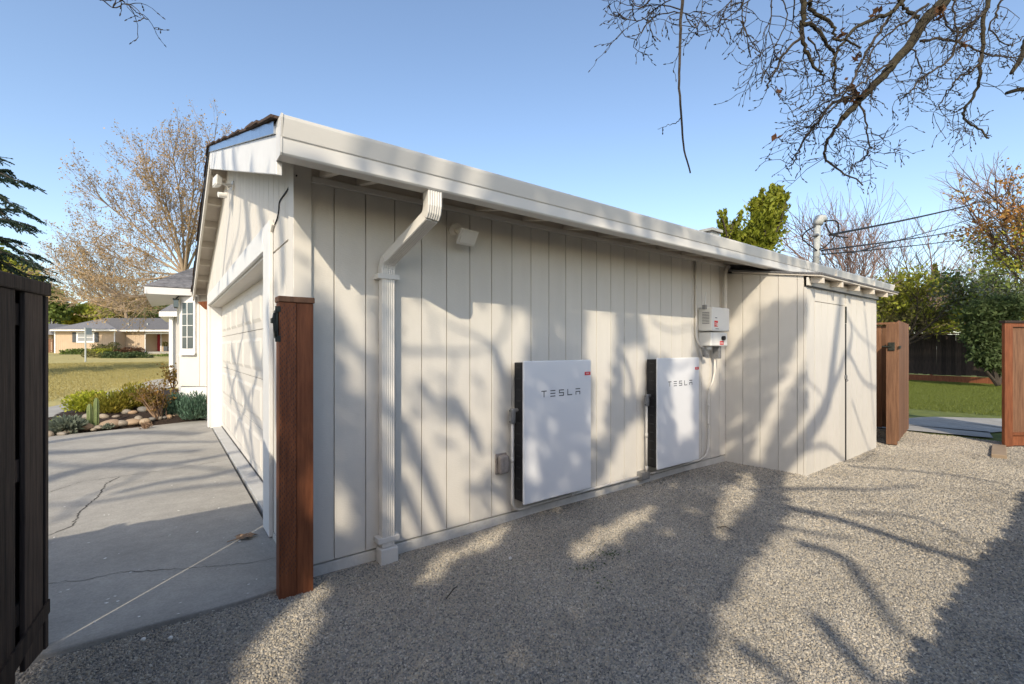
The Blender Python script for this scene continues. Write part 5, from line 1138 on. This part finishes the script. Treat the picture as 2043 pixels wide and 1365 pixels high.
# ------------------------------------------------------------------ shade tree behind the camera (its shadow falls on the wall, gravel and driveway)
def inside(p, poly):
    x, y = p; c = False; j = len(poly) - 1
    for i in range(len(poly)):
        xi, yi = poly[i]; xj, yj = poly[j]
        if (yi > y) != (yj > y) and x < (xj - xi) * (y - yi) / (yj - yi) + xi: c = not c
        j = i
    return c
def proj(P):
    d = np.asarray(P, float) - CAM; r_ = d[0] * .7976 - d[1] * .6032; f_ = d[0] * .6032 + d[1] * .7976
    return (CX + F_PX * r_ / f_, HZ - F_PX * d[2] / f_) if f_ > .05 else None
S = np.array(SUN)
LIT_G = [[(400, 1420), (560, 1420), (640, 1240), (668, 1150), (650, 1145), (590, 1190), (500, 1280)], [(800, 1190), (850, 1110), (960, 1062), (1030, 1035), (1010, 1075), (900, 1130), (850, 1165)],
         [(1135, 1112), (1130, 1090), (1190, 1045), (1300, 1005), (1315, 1022), (1230, 1080), (1180, 1120), (1145, 1132)], [(1422, 1062), (1428, 990), (1480, 943), (1502, 943), (1522, 990), (1482, 1030), (1445, 1072)],
         [(1380, 1800), (1405, 1365), (1430, 1240), (1480, 1130), (1560, 1050), (1572, 990), (1540, 940), (1607, 940), (1748, 880), (1830, 860), (2600, 860), (2600, 1800)]]
LIT_W = [[(585, 380), (625, 440), (632, 520), (622, 610), (585, 610)], [(640, 470), (682, 495), (718, 565), (742, 650), (738, 705), (698, 695), (666, 590), (646, 540)], [(680, 700), (715, 705), (738, 760), (735, 815), (705, 790), (688, 750)],
         [(650, 940), (676, 950), (712, 1030), (704, 1064), (652, 1060)], [(785, 590), (1045, 600), (1058, 650), (1050, 735), (1000, 760), (990, 900), (1020, 1060), (800, 1110), (785, 900)],
         [(1168, 600), (1225, 600), (1232, 660), (1218, 770), (1205, 870), (1178, 880), (1182, 780), (1166, 700)], [(1188, 985), (1222, 900), (1250, 850), (1290, 826), (1290, 955)], [(1235, 690), (1290, 690), (1285, 790), (1245, 800)],
         [(1280, 620), (1385, 620), (1385, 700), (1370, 790), (1375, 890), (1345, 905), (1328, 820), (1335, 715), (1290, 705)], [(1052, 895), (1075, 890), (1084, 985), (1060, 990)], [(1396, 700), (1450, 700), (1425, 790), (1400, 770)]]
LIT_S = [[(1440, 655), (1515, 575), (1512, 640), (1455, 715)], [(1486, 930), (1518, 930), (1562, 810), (1600, 730), (1640, 660), (1600, 660), (1545, 780)], [(1560, 930), (1620, 950), (1620, 800), (1580, 860)]]
g = np.random.default_rng(500); LP = []; LS = []
def cast(P, sz=.125): LP.append(P - S * g.uniform(8.5, 13.0)); LS.append(sz)
def keep(P, polys, soft=0.0):
    q = proj(P)
    if q is None: return True
    return not any(inside(q, pl) for pl in polys)
for _ in range(9000):
    P = np.array((g.uniform(-.02, 5.05), 0, g.uniform(0, 1.78)))
    ok = keep(P, LIT_W)
    if not ok:
        q = proj(P)
        ok = 785 < q[0] < 1000 and q[1] > 740 and g.uniform() < .02 + .2 * max(0, math.sin(q[0] * .023 + 1) * math.sin(q[1] * .017))
    if ok: cast(P, .08)
for _ in range(15000):
    P = np.array((g.uniform(-1.6, 6.0), g.uniform(-3.6, 0), 0))
    if P[0] > SX0 - .02 and P[1] > SY - .02: continue
    if keep(P, LIT_G): cast(P)
for _ in range(700):
    P = np.array((SX0, g.uniform(SY, 0), g.uniform(0, 1.9 - .3 * 0)))
    if P[2] > 1.78 - .97 * P[1] * -1 * -1 + 0 and False: continue
    if keep(P, LIT_S): cast(P)
for _ in range(1300):
    P = np.array((g.uniform(1.0, 9.4), -.61, g.uniform(2.42, 2.9)))
    if g.uniform() < .55 + .45 * math.sin(P[0] * 5.1) * math.sin(P[0] * 2.3 + 1): cast(P)
st = thing('shade_tree', (-5.6, -7.9, 0), 'leafy tree behind the viewpoint whose shade dapples the wall and gravel', 'tree')
V, Fc = leaf_mesh(LP, np.array(LS), 1.25, 501); build_np('crown', V, Fc, 'leaf_dark', st)
limbs = []
def slimb(surf, px, r0, r1, D):
    f = {'g': lambda u, v: on_z(u, v, 0), 'w': lambda u, v: on_y(u, v, 0), 'f': lambda u, v: on_x(u, v, 0), 's': lambda u, v: on_y(u, v, SY), 'd': lambda u, v: on_x(u, v, .18)}[surf]
    pts = smooth_path([f(u, v) - S * (D + .25 * i) for i, (u, v) in enumerate(px)], 4); limbs.append((pts, r0, r1)); return pts
SL_ = [('s', [(1560, 945), (1615, 865), (1650, 805), (1660, 740), (1672, 640), (1678, 590)], .085, .05, 9), ('s', [(1652, 800), (1675, 742), (1692, 706), (1722, 760), (1750, 775)], .04, .02, 9), ('s', [(1692, 706), (1700, 660), (1688, 620)], .03, .015, 9),
       ('s', [(1690, 630), (1715, 670), (1750, 700)], .025, .012, 9), ('s', [(1610, 760), (1640, 790), (1650, 830)], .015, .01, 9), ('s', [(1600, 900), (1650, 890), (1700, 930), (1740, 900)], .03, .015, 9), ('s', [(1700, 800), (1720, 860), (1735, 900)], .02, .01, 9), ('s', [(1725, 620), (1735, 720), (1745, 860)], .02, .01, 9),
       ('w', [(800, 700), (870, 702), (940, 702), (985, 690)], .022, .01, 8.6), ('w', [(985, 690), (950, 670), (910, 655), (880, 640)], .016, .008, 8.6), ('w', [(985, 690), (1005, 665), (1012, 630), (1000, 600)], .016, .008, 8.6), ('w', [(910, 702), (905, 740), (900, 770)], .01, .006, 8.6),
       ('w', [(985, 690), (1000, 740), (1020, 800)], .03, .06, 8.8), ('w', [(900, 790), (940, 860), (960, 900)], .05, .03, 9.2), ('w', [(800, 840), (860, 980), (900, 1080)], .06, .03, 9.4), ('w', [(800, 960), (850, 1080)], .05, .03, 9.4), ('w', [(862, 620), (866, 660), (870, 690)], .01, .008, 8.6), ('w', [(960, 960), (1010, 1000)], .05, .03, 9.2),
       ('w', [(1240, 700), (1262, 770), (1250, 830)], .03, .02, 9), ('w', [(1300, 640), (1340, 660), (1385, 650)], .015, .01, 9), ('w', [(1290, 730), (1340, 760), (1380, 740)], .02, .01, 9), ('w', [(600, 470), (625, 480)], .02, .02, 8.5), ('w', [(600, 520), (630, 540)], .02, .02, 8.5),
       ('g', [(1540, 975), (1640, 972), (1740, 975), (1830, 966)], .035, .02, 9), ('g', [(1560, 1008), (1660, 1030), (1760, 1062), (1870, 1098), (1990, 1130)], .06, .04, 9), ('g', [(1600, 1085), (1680, 1110), (1740, 1180), (1800, 1260)], .05, .03, 9.5), ('g', [(1640, 1235), (1700, 1300), (1760, 1365)], .05, .04, 9.5),
       ('g', [(1700, 930), (1800, 935), (1900, 945), (2000, 962)], .03, .02, 9.5), ('g', [(1440, 960), (1480, 970), (1520, 985)], .02, .012, 9), ('g', [(1700, 1020), (1830, 1030), (1960, 1090)], .025, .015, 9), ('g', [(1560, 1050), (1640, 1065), (1700, 1075)], .03, .015, 9), ('g', [(1480, 1290), (1560, 1340), (1600, 1400)], .04, .02, 9),
       ('d', [(460, 800), (482, 690), (488, 602), (492, 560)], .06, .03, 10), ('d', [(488, 602), (505, 690), (531, 760)], .07, .05, 10), ('d', [(462, 690), (480, 760), (507, 830), (531, 880)], .06, .04, 10), ('d', [(452, 728), (470, 800), (500, 905)], .05, .03, 10), ('d', [(470, 860), (500, 790), (528, 700)], .04, .03, 10), ('d', [(515, 960), (500, 850), (512, 740), (505, 640)], .05, .04, 10.5),
       ('f', [(440, 590), (452, 480), (462, 400), (468, 340)], .05, .03, 10), ('f', [(498, 500), (492, 420), (485, 360)], .09, .06, 10), ('f', [(470, 540), (490, 470), (500, 400)], .04, .03, 10), ('f', [(530, 470), (520, 420), (512, 370)], .06, .05, 10), ('f', [(565, 560), (562, 470), (556, 420)], .06, .05, 10), ('f', [(450, 540), (474, 470), (480, 400)], .03, .02, 10.4),
       ('f', [(540, 620), (548, 720), (552, 850)], .05, .04, 10), ('f', [(548, 560), (556, 640)], .04, .03, 10),
       ('f', [(462, 322), (459, 270)], .05, .05, 10), ('f', [(505, 330), (503, 270)], .07, .07, 10), ('f', [(530, 335), (532, 265)], .11, .1, 10.4),
       ('g', [(60, 905), (200, 899), (310, 884), (440, 882)], .10, .04, 13), ('g', [(60, 968), (200, 930), (330, 928), (480, 902)], .13, .06, 14), ('g', [(230, 985), (330, 962), (420, 950), (520, 925)], .05, .08, 13), ('g', [(60, 922), (180, 930), (300, 905), (400, 900)], .04, .07, 15), ('g', [(60, 1010), (190, 1003), (300, 985), (430, 968), (520, 962)], .03, .06, 13.5), ('g', [(90, 884), (250, 864), (400, 866)], .12, .09, 15), ('g', [(120, 1040), (180, 990), (260, 960), (300, 930)], .03, .02, 13), ('g', [(330, 930), (420, 935), (500, 950)], .03, .03, 13)]
ends = [slimb(*s_) for s_ in SL_]
# limbs on the gutter and eave
for u0, v0 in ((725, 290), (780, 300), (835, 318), (905, 345)):
    p = on_y(u0, v0, -.61) - S * 9; limbs.append(([p + np.array((-.03, .0, -.12)), p + np.array((.05, -.05, .2)), p + np.array((.1, -.1, 1.0))], .035, .03))
for k in range(26):                                                    # longer gutter bands further along
    p = on_y(g.uniform(930, 1400), 420, -.61) - S * g.uniform(9, 11); limbs.append(([p + np.array((-.1, .0, .02)), p + np.array((.1, 0, .3)), p + np.array((.4, -.3, .8))], .05, .04))
hub = np.array((-6.2, -7.6, 3.2)); limbs.append(([np.array((-5.6, -7.9, -.1)), np.array((-5.8, -7.8, 1.5)), hub], .34, .26))
for e in ends:
    q = e[0]; away = q - S * 2.5                                        # feeder branches stay in the crown's own shade
    limbs.append((smooth_path([hub, hub + (away - hub) * .5 + np.array((-.8, -.8, .8)), away, q], 4), .05, .03)) if False else None
for u_, v_ in ((760, 1300), (900, 1250), (1000, 1330), (1150, 1250), (1250, 1180), (1330, 1120), (1100, 1150)):
    e = on_z(u_, v_, 0) - S * g.uniform(9, 11); limbs.append((smooth_path([hub, (hub + e) / 2 + g.normal(0, .3, 3), e], 4), .14, .05))
tubes(limbs, 6, 8, .03).build('trunk', 'bark', st)

# ------------------------------------------------------------------ tree out of frame at the left whose shade crosses the front lawn
g = np.random.default_rng(600); LP2 = []
for _ in range(1500):
    u = g.uniform(40, 330); v = 741 - (u - 90) * .055 + g.normal(0, 3.2) + 1.5 * math.sin(u * .07)
    d = ray(u, v); t0 = 15.0
    for _k in range(12): p = CAM + d * t0; t0 *= (CAM[2] - terr(p[0], p[1])) / (CAM[2] - p[2])
    p = CAM + d * t0
    if p[0] < 0: LP2.append(p - S * g.uniform(9, 12))
LP2 = np.array(LP2); c2 = LP2.mean(0); base2 = np.array((c2[0] - .5, c2[1] - .5, 0))
lt = thing('lawn_tree', base2, 'leafy tree outside the frame whose shade crosses the front lawn', 'tree')
V, Fc = leaf_mesh(LP2, .24, 1.3, 601); build_np('crown', V, Fc, 'leaf_mid', lt)
MB().tube([base2, base2 + np.array((.1, .1, 3)), c2], [.22, .17, .06], 8).build('trunk', 'bark', lt)
